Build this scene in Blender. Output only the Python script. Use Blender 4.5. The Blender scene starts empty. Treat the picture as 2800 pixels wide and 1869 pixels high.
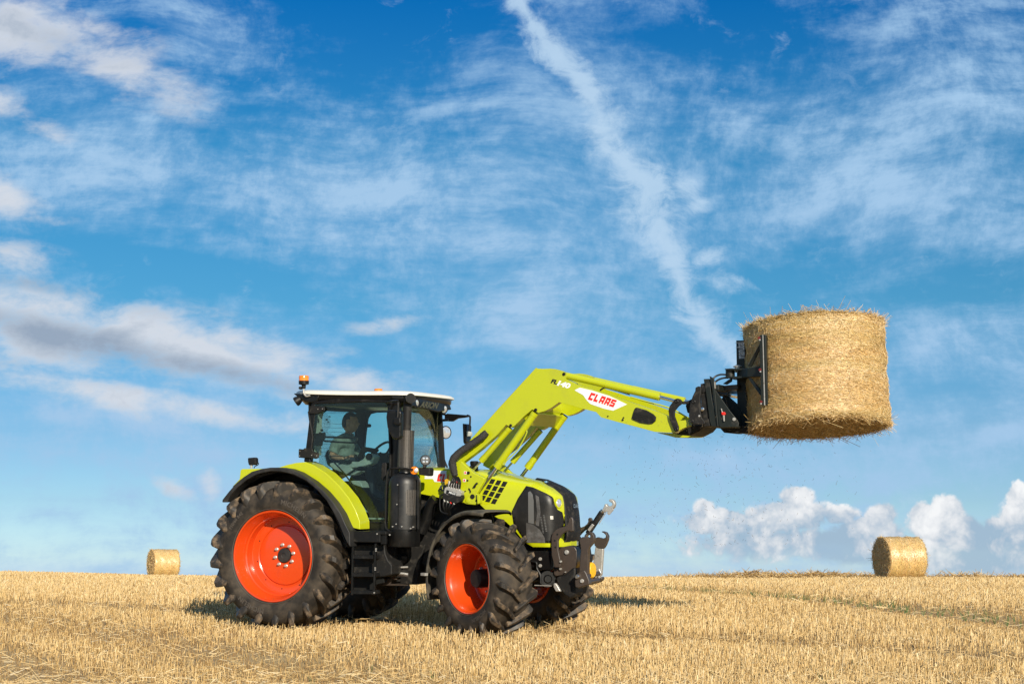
import bpy, bmesh, math, random
import numpy as np
from mathutils import Vector, Matrix, Euler
from mathutils.bvhtree import BVHTree
from mathutils.geometry import delaunay_2d_cdt
from math import sin, cos, pi, radians, sqrt, atan, tan, atan2
random.seed(7); rng = np.random.default_rng(7)
scene = bpy.context.scene
col = scene.collection

# ------------------------------------------------------------------ camera
SW, SH, FS = 2800.0, 1869.0, 3700 / 0.839      # photograph size and focal length in its pixels
PITCH = atan((1573.3 - SH / 2) / FS)
CAM = Vector((0, 0, 1.65))
cd = bpy.data.cameras.new('camera'); cam = bpy.data.objects.new('camera', cd); col.objects.link(cam)
cd.sensor_width = 36; cd.lens = 36 * FS / SW; cd.clip_start = .1; cd.clip_end = 3000
cam.location = CAM; cam.rotation_euler = (pi / 2 + PITCH, 0, 0)
scene.camera = cam
CR = Matrix.Rotation(pi / 2 + PITCH, 3, 'X')

# ------------------------------------------------------------------ sun, exposure
SUN_AZ, SUN_EL = radians(19), radians(21)      # behind the camera, to the right
sd = bpy.data.lights.new('sun', 'SUN'); sd.energy = 5.0; sd.angle = radians(.5); sd.color = (1, .90, .74)
so = bpy.data.objects.new('sun', sd); col.objects.link(so)
SDIR = Vector((sin(SUN_AZ) * cos(SUN_EL), -cos(SUN_AZ) * cos(SUN_EL), sin(SUN_EL)))
so.rotation_euler = SDIR.to_track_quat('Z', 'Y').to_euler(); so.location = (8, -6, 12)
scene.view_settings.view_transform = 'Standard'; scene.view_settings.look = 'None'
scene.view_settings.exposure = .3; scene.view_settings.gamma = 1

# ------------------------------------------------------------------ world: Nishita sky with procedural clouds
class NG:
    """tiny helper for writing shader node maths"""
    def __init__(s, nt): s.nt = nt
    def n(s, t, **k):
        nd = s.nt.nodes.new(t)
        for a, b in k.items(): setattr(nd, a, b)
        return nd
    def put(s, sock, v):
        if isinstance(v, bpy.types.NodeSocket): s.nt.links.new(v, sock)
        elif v is not None: sock.default_value = v
    def m(s, op, a, b=None, c=None, clamp=False):
        nd = s.n('ShaderNodeMath', operation=op); nd.use_clamp = clamp
        for i, v in enumerate((a, b, c)):
            if v is not None: s.put(nd.inputs[i], v)
        return nd.outputs[0]
    def vm(s, op, a, b=None):
        nd = s.n('ShaderNodeVectorMath', operation=op); s.put(nd.inputs[0], a)
        if b is not None: s.put(nd.inputs[1], b)
        return nd.outputs[0]
    def xyz(s, x, y, z=0.0):
        nd = s.n('ShaderNodeCombineXYZ')
        for i, v in enumerate((x, y, z)): s.put(nd.inputs[i], v)
        return nd.outputs[0]
    def noise(s, vec, scale, detail=4, rough=.5, dist=0.0, lac=2.0):
        nd = s.n('ShaderNodeTexNoise', noise_dimensions='2D'); s.put(nd.inputs['Vector'], vec)
        nd.inputs['Scale'].default_value = scale; nd.inputs['Detail'].default_value = detail
        nd.inputs['Roughness'].default_value = rough; nd.inputs['Distortion'].default_value = dist
        nd.inputs['Lacunarity'].default_value = lac
        return nd.outputs['Fac']
    def mixc(s, f, a, b, mode='MIX'):
        nd = s.n('ShaderNodeMix', data_type='RGBA', blend_type=mode)
        s.put(nd.inputs['Factor'], f); s.put(nd.inputs['A'], a); s.put(nd.inputs['B'], b)
        return nd.outputs['Result']
    def sm(s, v, a, b):     # smoothstep between a and b
        nd = s.n('ShaderNodeMapRange', interpolation_type='SMOOTHSTEP')
        s.put(nd.inputs['Value'], v); s.put(nd.inputs['From Min'], a); s.put(nd.inputs['From Max'], b)
        return nd.outputs['Result']
    def ramp(s, v, stops):
        nd = s.n('ShaderNodeValToRGB'); s.put(nd.inputs['Fac'], v); e = nd.color_ramp.elements
        while len(e) < len(stops): e.new(.5)
        for el, (p, c) in zip(e, stops): el.position = p; el.color = tuple(c) + (1,) if len(c) == 3 else c
        return nd.outputs['Color']
    def curve(s, v, pts, lo, hi):   # piecewise smooth curve; pts = (x, y), domain lo..hi
        ys = [p[1] for p in pts]; y0, y1 = min(ys), max(ys)
        t = s.m('DIVIDE', s.m('SUBTRACT', v, lo), hi - lo)
        nd = s.n('ShaderNodeFloatCurve'); s.put(nd.inputs['Value'], t); c = nd.mapping.curves[0]
        q = [((x - lo) / (hi - lo), (y - y0) / (y1 - y0 + 1e-9)) for x, y in sorted(pts)]
        c.points[0].location = q[0]; c.points[1].location = q[-1]
        for p in q[1:-1]: c.points.new(*p)
        nd.mapping.update()
        return s.m('ADD', s.m('MULTIPLY', nd.outputs[0], y1 - y0), y0)

def sky_uv(x, y):
    """a direction of the sky, as tangents (right, up) of the view to the north"""
    d = CR @ Vector(((x - 1174.5) / 3700, (784 - y) / 3700, -1))
    return d.x / d.y, d.z / d.y

w = bpy.data.worlds.new('World'); scene.world = w; w.use_nodes = True
nt = w.node_tree; nt.nodes.clear(); g = NG(nt)
sky = g.n('ShaderNodeTexSky', sky_type='NISHITA'); sky.sun_disc = False
sky.sun_elevation = SUN_EL; sky.sun_rotation = pi - SUN_AZ; sky.altitude = 100; sky.air_density = 1.0; sky.dust_density = .4; sky.ozone_density = 2.0
tc = g.n('ShaderNodeTexCoord'); sep = g.n('ShaderNodeSeparateXYZ'); nt.links.new(tc.outputs['Generated'], sep.inputs[0])
dx, dy, dz = sep.outputs
ady = g.m('MAXIMUM', g.m('ABSOLUTE', dy), .05)
U = g.m('DIVIDE', dx, ady); V = g.m('DIVIDE', dz, ady)
uv = g.xyz(U, V, 0.0)
el = g.m('ARCSINE', dz)
base = sky.outputs[0]
tint = g.ramp(g.m('MULTIPLY', g.m('MAXIMUM', el, 0.0), 2.0), [(0.0, (.78, 1.08, 1.85)), (.022, (.75, 1.05, 1.60)), (.09, (.52, .78, 1.16)), (.172, (.39, .655, .96)), (.332, (.235, .655, .87)), (.524, (.14, .66, .92)), (.706, (.02, .50, .95)), (1.0, (.02, .46, .9))])
base = g.vm('MULTIPLY', g.mixc(1.0, base, tint, 'MULTIPLY'), (.1, .1, .1))
# high cirrus: long thin streaks
def rot(vec, ang, sx, sy):
    mp = g.n('ShaderNodeMapping', vector_type='POINT'); g.put(mp.inputs['Vector'], vec)
    mp.inputs['Rotation'].default_value = (0, 0, ang); mp.inputs['Scale'].default_value = (sx, sy, 1)
    return mp.outputs[0]
def warped(vec, scale, amp_u, amp_v, detail=3):
    nd = g.n('ShaderNodeTexNoise', noise_dimensions='2D'); g.put(nd.inputs['Vector'], vec); nd.inputs['Scale'].default_value = scale; nd.inputs['Detail'].default_value = detail
    return g.vm('ADD', vec, g.vm('MULTIPLY', g.vm('SUBTRACT', nd.outputs['Color'], (.5, .5, .5)), (amp_u, amp_v, 0)))
def blob(x, y, rx, ry, ang=0, soft=(1.4, 0.0), vec=None):
    u0, v0 = sky_uv(x, y); sc = 1 / 3600.
    mp = g.n('ShaderNodeMapping', vector_type='TEXTURE'); g.put(mp.inputs['Vector'], vec if vec is not None else uv)
    mp.inputs['Location'].default_value = (u0, v0, 0); mp.inputs['Rotation'].default_value = (0, 0, radians(ang)); mp.inputs['Scale'].default_value = (rx * sc, ry * sc, 1)
    ln = g.n('ShaderNodeVectorMath', operation='LENGTH'); g.put(ln.inputs[0], mp.outputs[0])
    return g.sm(ln.outputs['Value'], soft[0], soft[1])
def mx(*a):
    r = a[0]
    for b in a[1:]: r = g.m('MAXIMUM', r, b)
    return r
def blobs(lst, vec=None, soft=(1.4, 0.0)):
    out = []
    for b in lst:
        v = blob(*b[:5], soft=soft, vec=vec); out.append(v if b[5] == 1 else g.m('MULTIPLY', v, b[5]))
    return mx(*out)
front = g.m('GREATER_THAN', dy, 0.0)
wv = warped(uv, 4, .09, .05, 2)
fibA = g.noise(rot(wv, radians(14), 5, 20), 1.7, 7, .64, .15)       # falling to the right
fibB = g.noise(rot(wv, radians(-20), 5, 18), 1.7, 7, .64, .15)      # rising to the right
patch = g.noise(rot(wv, radians(8), 1, 2.2), 6.5, 4, .55)
fine = g.noise(wv, 40, 5, .7)
side_m = g.sm(U, -.02, .14)
fib = g.m('ADD', g.m('MULTIPLY', fibA, g.m('SUBTRACT', 1.0, side_m)), g.m('MULTIPLY', fibB, side_m))
veil = blobs([(380, 380, 560, 130, -14, .9), (640, 520, 460, 60, -10, 1.0), (1300, 400, 300, 120, -20, .8), (1850, 520, 340, 110, 16, 1.0), (2250, 250, 260, 200, 20, .9), (350, 990, 560, 60, -12, .9), (1450, 940, 420, 50, -8, .8), (1250, 300, 300, 70, -6, .5), (560, 430, 900, 190, -10, 1.0), (1050, 560, 560, 170, -20, .95), (1450, 480, 420, 260, -10, .9), (2150, 400, 620, 330, 12, 1.05), (2120, 180, 380, 110, 15, .75), (2200, 760, 420, 90, -6, 1.1), (1250, 780, 480, 90, -14, .85),
              (1150, 690, 260, 50, -26, 1.0), (480, 80, 150, 75, -22, 1.1), (700, 1100, 1200, 150, -4, .95), (1700, 1070, 1000, 130, 2, .95), (1200, 1215, 1600, 110, 0, 1.0), (1100, 180, 380, 100, -6, .35), (160, 330, 360, 90, -10, .8), (1750, 260, 260, 60, 14, .7)])
clear = blobs([(830, 30, 380, 150, -8, 1.0), (1620, 40, 300, 110, 0, .9), (1950, 650, 400, 90, 2, .9), (420, 615, 480, 55, -8, .8), (1150, 600, 260, 40, -4, .5)])
cd_ = g.m('ADD', g.m('ADD', .10, g.m('MULTIPLY', veil, .52)), g.m('ADD', g.m('MULTIPLY', g.m('SUBTRACT', fib, .5), 1.5), g.m('ADD', g.m('MULTIPLY', g.m('SUBTRACT', patch, .5), 1.2), g.m('MULTIPLY', g.m('SUBTRACT', fine, .5), .8))))
cd_ = g.m('SUBTRACT', cd_, g.m('MULTIPLY', clear, .55))
cir = g.m('MULTIPLY', g.sm(cd_, -.24, 1.10), g.m('ADD', .62, g.m('MULTIPLY', g.sm(g.m('ADD', g.m('MULTIPLY', fine, .5), g.m('MULTIPLY', fib, .5)), .38, .62), .42)), clamp=True)
sky_c = g.mixc(cir, base, (.37, .58, .82, 1))
# aircraft trail broken up by the wind
TR = [(1140, -100), (1190, 0), (1268, 110), (1362, 230), (1402, 330), (1492, 450), (1532, 560), (1572, 660), (1622, 740), (1668, 810), (1700, 870)]
pv = [sky_uv(*p) for p in TR]
lo, hi = pv[-1][1], pv[0][1]
uc = g.curve(V, [(p[1], p[0]) for p in pv], lo, hi)
WD = [50, 52, 56, 58, 70, 105, 84, 70, 68, 58, 34]
hw = g.curve(V, [(p[1], wd / 3600.) for p, wd in zip(pv, WD)], lo, hi)
tuv = warped(uv, 22, .02, .02)
tn = g.noise(tuv, 34, 6, .68, .3); tn2 = g.noise(rot(tuv, radians(35), 30, 60), 1, 6, .68, .4)
off = g.m('MULTIPLY', g.m('SUBTRACT', g.noise(uv, 20, 3, .5), .5), .022)
dd = g.m('DIVIDE', g.m('ABSOLUTE', g.m('ADD', g.m('SUBTRACT', U, uc), off)), hw)
core = g.m('ADD', g.m('SUBTRACT', 1.0, dd), g.m('ADD', g.m('MULTIPLY', g.m('SUBTRACT', tn, .5), 1.9), g.m('MULTIPLY', g.m('SUBTRACT', tn2, .5), 1.7)))
inr = g.m('MULTIPLY', g.sm(V, lo - .002, lo + .012), front)
trail = g.m('MULTIPLY', g.sm(core, .0, 1.12), inr)
wisp = g.m('ADD', blobs([(1580, 420, 75, 60, -30, .8), (1600, 470, 60, 30, 20, .7), (1625, 590, 60, 26, 15, .9), (1690, 640, 80, 18, -25, .5), (1250, 20, 80, 30, 0, .5), (1650, 640, 60, 40, 0, .5)]), g.m('ADD', g.m('MULTIPLY', g.m('SUBTRACT', tn, .5), 1.3), g.m('MULTIPLY', g.m('SUBTRACT', tn2, .5), 1.2)))
trail = g.m('MULTIPLY', g.m('MAXIMUM', g.m('MULTIPLY', trail, .92), g.m('MULTIPLY', g.sm(wisp, .15, 1.15), front)), .92, clamp=True)
sky_c = g.mixc(trail, sky_c, (.50, .68, .87, 1))
# flat grey and white cloud banks on the left
bw = warped(uv, 9, .035, .02, 4)
bfib = g.noise(rot(bw, radians(12), 4.5, 15), 1.6, 7, .62, .3); bfine = g.noise(rot(bw, radians(12), 1, 1.8), 30, 6, .62)
bank = blobs([(40, 730, 480, 110, -12, 1.2), (430, 800, 520, 95, -12, 1.15), (780, 870, 330, 60, -15, .95), (300, 915, 620, 44, -9, .9), (40, 590, 150, 45, -10, .75),
              (60, 60, 340, 120, -14, 1.0), (250, 140, 280, 80, -26, 1.0), (0, 230, 150, 60, -30, .95), (110, 300, 130, 30, -25, .6), (10, 450, 120, 60, -30, 1.0), (885, 742, 120, 26, 8, .62), (60, 500, 120, 18, -4, .6), (480, 1110, 28, 42, 20, .75), (400, 1120, 60, 24, -20, .55)])
bd = g.m('ADD', g.m('SUBTRACT', bank, .22), g.m('ADD', g.m('MULTIPLY', g.m('SUBTRACT', bfib, .5), 1.6), g.m('MULTIPLY', g.m('SUBTRACT', bfine, .5), 1.35)))
bankf = g.m('MULTIPLY', g.m('MULTIPLY', g.sm(bd, -.10, .95), g.m('MULTIPLY', g.sm(bank, .01, .2), .93)), front)
under = g.m('ADD', blobs([(160, 775, 420, 48, -14, 1.0), (500, 850, 300, 34, -12, .9), (60, 650, 200, 20, -8, .5), (100, 80, 260, 40, -20, .35)]), g.m('ADD', g.m('MULTIPLY', g.m('SUBTRACT', bfib, .5), 1.1), g.m('MULTIPLY', g.m('SUBTRACT', bfine, .5), 1.1)))
bankc = g.ramp(g.m('MULTIPLY', under, .8), [(.10, (.68, .72, .79)), (.42, (.50, .56, .65)), (.85, (.32, .39, .50))])
sky_c = g.mixc(bankf, sky_c, bankc)
# heaped clouds low over the right horizon
cw = warped(uv, 40, .010, .008, 4)
pn = g.n('ShaderNodeTexVoronoi', feature='F1', voronoi_dimensions='2D'); g.put(pn.inputs['Vector'], cw); pn.inputs['Scale'].default_value = 95; pn.inputs['Detail'].default_value = 2.5; pn.inputs['Roughness'].default_value = .6
cn = g.noise(cw, 48, 6, .58)
heap = blobs([(1614, 1167, 26, 24, 0, 1.1), (1665, 1200, 110, 34, -4, 1.1), (1829, 1142, 42, 30, 0, 1.15), (1800, 1185, 120, 38, 4, 1.15), (1925, 1180, 50, 24, 0, .95), (2022, 1182, 40, 30, 20, 1.1), (1990, 1225, 90, 40, 0, 1.15), (1930, 1255, 130, 40, -6, 1.1), (1780, 1245, 230, 46, 0, .7),
              (2118, 1180, 34, 30, 0, 1.1), (2172, 1168, 42, 34, 0, 1.15), (2190, 1220, 110, 46, -6, 1.15), (2240, 1275, 190, 46, 0, 1.15), (2336, 1140, 30, 38, 0, 1.15), (2350, 1190, 60, 46, 0, 1.15), (2300, 1235, 120, 50, 8, 1.15), (2480, 1180, 130, 90, 0, 1.1), (2440, 1270, 200, 50, 0, 1.1)], soft=(1.35, .25))
hd = g.m('ADD', g.m('SUBTRACT', heap, .04), g.m('ADD', g.m('MULTIPLY', g.m('SUBTRACT', cn, .5), .95), g.m('MULTIPLY', g.m('SUBTRACT', .42, pn.outputs['Distance']), .34)))
ya, yb = sky_uv(1900, 1240)[1], sky_uv(1900, 1335)[1]
lowf = g.sm(g.m('ADD', V, g.m('MULTIPLY', g.m('SUBTRACT', cn, .5), .02)), yb, ya)          # ragged, thinning undersides
cum = g.m('MULTIPLY', g.m('MULTIPLY', g.m('MAXIMUM', g.m('MULTIPLY', g.sm(hd, -.10, .34), lowf), g.m('MULTIPLY', g.sm(hd, .0, .6), .85)), g.m('MULTIPLY', g.sm(heap, .02, .22), .97)), front)
topl_ = g.m('ADD', g.m('MULTIPLY', g.m('SUBTRACT', V, sky_uv(1900, 1208)[1]), 15.0), g.m('ADD', g.m('MULTIPLY', g.m('SUBTRACT', cn, .5), 1.5), g.m('ADD', g.m('MULTIPLY', g.m('SUBTRACT', .42, pn.outputs['Distance']), .3), g.m('MULTIPLY', g.m('SUBTRACT', g.noise(cw, 20, 3, .5), .5), 1.3))))
cumc = g.ramp(g.m('ADD', topl_, .5), [(.0, (.36, .50, .64)), (.20, (.47, .57, .68)), (.42, (.66, .71, .77)), (.64, (.82, .84, .87)), (.9, (.94, .95, .96))])
sky_c = g.mixc(cum, sky_c, cumc)
base = g.vm('MULTIPLY', sky_c, (10, 10, 10))
bg = g.n('ShaderNodeBackground'); bg.inputs['Strength'].default_value = .081
# the sky texture's values are physical: cloud colours above are written in picture units, so the whole is brought to one scale
g.put(bg.inputs['Color'], base)
w.cycles.sampling_method = 'MANUAL'; w.cycles.sample_map_resolution = 256
wo = g.n('ShaderNodeOutputWorld'); nt.links.new(bg.outputs[0], wo.inputs[0])

# ------------------------------------------------------------------ materials
MATS = {}
def mat(name, color, rough=.5, metal=0.0, spec=.5, coat=0.0, noise=None, bump=None, trans=0.0, emit=None):
    """noise = (scale, second colour, low, high[, stretch]); bump = (scale, strength, distance)"""
    m = bpy.data.materials.new(name); m.use_nodes = True; t = m.node_tree; b = t.nodes['Principled BSDF']
    b.inputs['Base Color'].default_value = (*color, 1); b.inputs['Roughness'].default_value = rough
    b.inputs['Metallic'].default_value = metal; b.inputs['Specular IOR Level'].default_value = spec
    b.inputs['Coat Weight'].default_value = coat; b.inputs['Coat Roughness'].default_value = .06
    G = NG(t); o = G.n('ShaderNodeTexCoord').outputs['Object']
    def n3(sc, det, rg=.6):
        nd = G.n('ShaderNodeTexNoise'); G.put(nd.inputs['Vector'], o); nd.inputs['Scale'].default_value = sc; nd.inputs['Detail'].default_value = det; nd.inputs['Roughness'].default_value = rg
        return nd.outputs['Fac']
    if noise:
        sc, c2, lo, hi = noise[:4]
        f = G.sm(n3(sc, 5), lo, hi)
        G.put(b.inputs['Base Color'], G.mixc(f, (*color, 1), (*c2, 1)))
        G.put(b.inputs['Roughness'], G.m('ADD', rough, G.m('MULTIPLY', f, .25), clamp=True))
    if bump:
        bn = G.n('ShaderNodeBump'); bn.inputs['Strength'].default_value = bump[1]; bn.inputs['Distance'].default_value = bump[2]
        G.put(bn.inputs['Height'], n3(bump[0], 4)); G.put(b.inputs['Normal'], bn.outputs[0])
    MATS[name] = m
    return m
GREEN = mat('green_paint', (.42, .46, .005), .32, coat=.5, noise=(3, (.37, .40, .012), .5, .8))
GREEN2 = mat('green_plastic', (.46, .495, .006), .30, coat=.6, noise=(2.5, (.41, .44, .013), .5, .85))
RED = mat('red_paint', (.60, .056, .006), .25, coat=.6, noise=(4, (.50, .05, .015), .55, .9))
WHITE = mat('white_roof', (.70, .67, .59), .4, noise=(4, (.62, .58, .5), .5, .9))
BLACK = mat('black_plastic', (.007, .007, .007), .45, spec=.3, noise=(9, (.03, .027, .023), .5, .8))
BLACKR = mat('black_rough', (.010, .0095, .009), .62, spec=.3, noise=(12, (.05, .044, .036), .5, .75), bump=(60, .15, .004))
DUSTY = mat('dusty_plastic', (.025, .023, .020), .7, noise=(7, (.10, .085, .06), .35, .7))
SATIN = mat('satin_black_paint', (.009, .0085, .008), .40, noise=(5, (.03, .027, .024), .4, .8))
BLACKG = mat('black_gloss', (.006, .006, .006), .3, spec=.35, noise=(6, (.02, .019, .018), .5, .9))
TRIM = mat('grey_black_flare', (.018, .0175, .017), .5, spec=.35, noise=(5, (.045, .042, .038), .4, .8))
BRONZE = mat('brown_grey_paint', (.050, .037, .029), .4, noise=(8, (.10, .075, .055), .55, .85))
DGREY = mat('slate_grey_paint', (.011, .014, .012), .42, spec=.35, noise=(10, (.05, .045, .038), .55, .8))
STEEL = mat('bright_steel', (.62, .60, .57), .25, metal=1.0, noise=(20, (.4, .37, .33), .5, .8))
CHROME = mat('chrome_rod', (.75, .75, .75), .12, metal=1.0)
SILVER = mat('silver_paint', (.50, .48, .44), .4, metal=.5, noise=(25, (.25, .22, .18), .5, .75))
AMBER = mat('amber_lens', (.85, .22, .008), .15, coat=1.0)
LENS = mat('clear_lens', (.72, .74, .76), .12, metal=.6, coat=1.0)
STICKW = mat('white_sticker', (.76, .77, .76), .35)
STICKR = mat('red_sticker', (.70, .02, .012), .35)
STICKB = mat('black_sticker', (.012, .012, .014), .35)
STICKBL = mat('dark_blue_sticker', (.012, .02, .06), .35)
YELLOW = mat('yellow_plastic', (.80, .42, .01), .4)
REDP = mat('red_plastic', (.62, .02, .012), .35)
PALE = mat('pale_grey_plastic', (.44, .46, .42), .55, noise=(6, (.28, .30, .27), .4, .8))
DARKIN = mat('dark_interior', (.010, .0105, .010), .7, spec=.2)
LETTER = mat('grey_lettering', (.62, .64, .65), .4)
SKIN = mat('skin', (.50, .26, .155), .5, noise=(30, (.36, .17, .10), .4, .7))
SHIRT = mat('grey_green_shirt', (.22, .25, .22), .8, noise=(14, (.13, .155, .135), .4, .7), bump=(25, .3, .01))
JEANS = mat('dark_trousers', (.03, .038, .055), .85)
HAIR = mat('dark_hair', (.018, .013, .010), .6, bump=(90, .5, .01))
GRILLE = mat('dark_mesh_panel', (.012, .011, .010), .38, spec=.35, noise=(3, (.034, .031, .027), .4, .8))
# perforated guard of the exhaust: rows of small holes
m = mat('perforated_steel', (.035, .033, .031), .45, metal=.4)
G_ = NG(m.node_tree); vo = G_.n('ShaderNodeTexVoronoi', feature='F1'); vo.inputs['Scale'].default_value = 62; vo.inputs['Randomness'].default_value = .12
G_.put(vo.inputs['Vector'], G_.n('ShaderNodeTexCoord').outputs['Object'])
f_ = G_.sm(vo.outputs['Distance'], .30, .42)
G_.put(m.node_tree.nodes['Principled BSDF'].inputs['Base Color'], G_.mixc(f_, (.002, .002, .002, 1), (.09, .08, .07, 1)))
PERF = m
# tyre rubber with dust: brownish where it has touched the field
TYRE = mat('tyre_rubber', (.018, .0155, .013), .58, spec=.3, noise=(5, (.080, .062, .044), .35, .74), bump=(70, .12, .004))
LUG = mat('tread_rubber', (.026, .022, .018), .50, spec=.4, noise=(9, (.18, .125, .075), .45, .71), bump=(60, .2, .004))
TYREL = mat('tyre_letter_rubber', (.075, .062, .050), .6)
# tinted safety glass: clear with a green cast and a mirror of the sky at grazing angles
def glass(name, tint, refl=1.0):
    m = bpy.data.materials.new(name); m.use_nodes = True; t = m.node_tree; t.nodes.clear(); G = NG(t)
    tr = G.n('ShaderNodeBsdfTransparent'); tr.inputs['Color'].default_value = (*tint, 1)
    gl = G.n('ShaderNodeBsdfGlossy'); gl.inputs['Roughness'].default_value = .02; gl.inputs['Color'].default_value = (refl, refl, refl, 1)
    fr = G.n('ShaderNodeFresnel'); fr.inputs['IOR'].default_value = 1.5
    mxs = G.n('ShaderNodeMixShader'); G.put(mxs.inputs[0], G.m('MULTIPLY', fr.outputs[0], .55)); G.put(mxs.inputs[1], tr.outputs[0]); G.put(mxs.inputs[2], gl.outputs[0])
    o = G.n('ShaderNodeOutputMaterial'); G.put(o.inputs['Surface'], mxs.outputs[0]); return m
GLASS = glass('green_tinted_glass', (.83, .935, .91)); MIRROR = mat('mirror_glass', (.6, .62, .64), .08, metal=1.0)

# ------------------------------------------------------------------ building helpers
def tag(o, label=None, cat=None, group=None, kind=None):
    for k, v in (('label', label), ('category', cat), ('group', group), ('kind', kind)):
        if v: o[k] = v
    return o
def empty(name, parent=None, mtx=None):
    o = bpy.data.objects.new(name, None); col.objects.link(o); o.empty_display_size = .2
    if parent: o.parent = parent
    if mtx is not None: o.matrix_local = mtx
    return o
class MB:
    def __init__(s): s.v = []; s.f = []; s.mi = []; s.cur = 0
    def add(s, vs, fs):
        b = len(s.v); s.v += [Vector(v) for v in vs]; s.f += [tuple(b + i for i in f) for f in fs]; s.mi += [s.cur] * len(fs)
    def prism(s, pts, y0, t):                     # polygon (x, z) at y0, extruded to y0 + t
        n = len(pts); vs = [(p[0], y0, p[1]) for p in pts] + [(p[0], y0 + t, p[1]) for p in pts]
        fs = [tuple(range(n)), tuple(range(2 * n - 1, n - 1, -1))] + [(i + n, (i + 1) % n + n, (i + 1) % n, i) for i in range(n)]
        s.add(vs, fs)
    def box(s, c, d, M=None):
        vs = [Vector((x * d[0] / 2, y * d[1] / 2, z * d[2] / 2)) for x in (-1, 1) for y in (-1, 1) for z in (-1, 1)]
        if M is not None: vs = [M @ v for v in vs]
        s.add([v + Vector(c) for v in vs], [(0, 1, 3, 2), (4, 6, 7, 5), (0, 4, 5, 1), (2, 3, 7, 6), (0, 2, 6, 4), (1, 5, 7, 3)])
    def tube(s, path, r, n=10, smooth=0, caps=True):
        P = [Vector(p) for p in path]; rr = list(r) if hasattr(r, '__len__') else [r] * len(P)
        if smooth:
            Q = []; R2 = []
            for i in range(len(P) - 1):
                p0 = P[max(i - 1, 0)]; p1 = P[i]; p2 = P[i + 1]; p3 = P[min(i + 2, len(P) - 1)]
                for k in range(smooth):
                    t = k / smooth
                    Q.append(.5 * ((2 * p1) + (p2 - p0) * t + (2 * p0 - 5 * p1 + 4 * p2 - p3) * t * t + (3 * p1 - p0 - 3 * p2 + p3) * t ** 3)); R2.append(rr[i] * (1 - t) + rr[i + 1] * t)
            Q.append(P[-1]); R2.append(rr[-1]); P = Q; rr = R2
        T = [(P[min(i + 1, len(P) - 1)] - P[max(i - 1, 0)]).normalized() for i in range(len(P))]
        u = T[0].orthogonal().normalized(); vs = []
        for i, p in enumerate(P):
            u = (u - T[i] * u.dot(T[i])).normalized(); w_ = T[i].cross(u)
            vs += [p + (u * cos(2 * pi * k / n) + w_ * sin(2 * pi * k / n)) * rr[i] for k in range(n)]
        fs = [(i * n + k, i * n + (k + 1) % n, (i + 1) * n + (k + 1) % n, (i + 1) * n + k) for i in range(len(P) - 1) for k in range(n)]
        if caps: fs += [tuple(range(n - 1, -1, -1)), tuple((len(P) - 1) * n + k for k in range(n))]
        s.add(vs, fs)
    def lathe(s, prof, c=(0, 0, 0), ax=(0, -1, 0), n=48, a0=0, a1=2 * pi):   # prof = (radius, distance along axis)
        ax = Vector(ax).normalized(); u = Vector((1, 0, 0)) if abs(ax.x) < .9 else Vector((0, 0, 1)); u = (u - ax * u.dot(ax)).normalized(); w_ = ax.cross(u); c = Vector(c)
        full = abs(a1 - a0 - 2 * pi) < 1e-6; m_ = n if full else n + 1; vs = []
        for i in range(m_):
            a = a0 + (a1 - a0) * i / n; d = u * cos(a) + w_ * sin(a)
            vs += [c + d * r + ax * h for r, h in prof]
        k = len(prof)
        fs = [(i * k + j, i * k + j + 1, ((i + 1) % m_) * k + j + 1, ((i + 1) % m_) * k + j) for i in range(n) for j in range(k - 1)]
        s.add(vs, fs)
    def build(s, name, m, parent=None, smooth=38, bevel=0, seg=2, M=None):
        me = bpy.data.meshes.new(name)
        vs = [tuple(M @ v) if M is not None else tuple(v) for v in s.v]
        me.from_pydata(vs, [], s.f)
        ms = m if isinstance(m, (list, tuple)) else [m]
        for q in ms: me.materials.append(q)
        if len(ms) > 1: me.polygons.foreach_set('material_index', s.mi)
        bm = bmesh.new(); bm.from_mesh(me); bmesh.ops.remove_doubles(bm, verts=bm.verts, dist=1e-5); bmesh.ops.recalc_face_normals(bm, faces=bm.faces); bm.to_mesh(me); bm.free()
        if smooth:
            me.polygons.foreach_set('use_smooth', [True] * len(me.polygons)); me.set_sharp_from_angle(angle=radians(smooth))
        me.update()
        o = bpy.data.objects.new(name, me); col.objects.link(o)
        if parent: o.parent = parent
        if bevel:
            bv = o.modifiers.new('bevel', 'BEVEL'); bv.width = bevel; bv.segments = seg; bv.limit_method = 'ANGLE'; bv.angle_limit = radians(40); bv.harden_normals = True
        return o
# ---- frames of the photograph's details, as (origin x, origin y, scale) in its own pixels
def fr(ox, oy, sc): return lambda x, y: (ox + x / sc, oy + y / sc)
A = fr(760, 980, 3.734); B = fr(560, 1220, 3.136); Cc = fr(900, 1300, 3.7325); D = fr(1120, 1240, 3.136)
E = fr(1200, 980, 4.356); F = fr(1500, 980, 4.1946); Gg = fr(1800, 820, 3.559); Hh = fr(1380, 1300, 3.919); I = fr(820, 1080, 6.031)
def fl(f, *xy): return [f(xy[i], xy[i + 1]) for i in range(0, len(xy), 2)]
def ray(p):
    return (CR @ Vector(((p[0] - SW / 2) / FS, (SH / 2 - p[1]) / FS, -1))).normalized()
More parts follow.
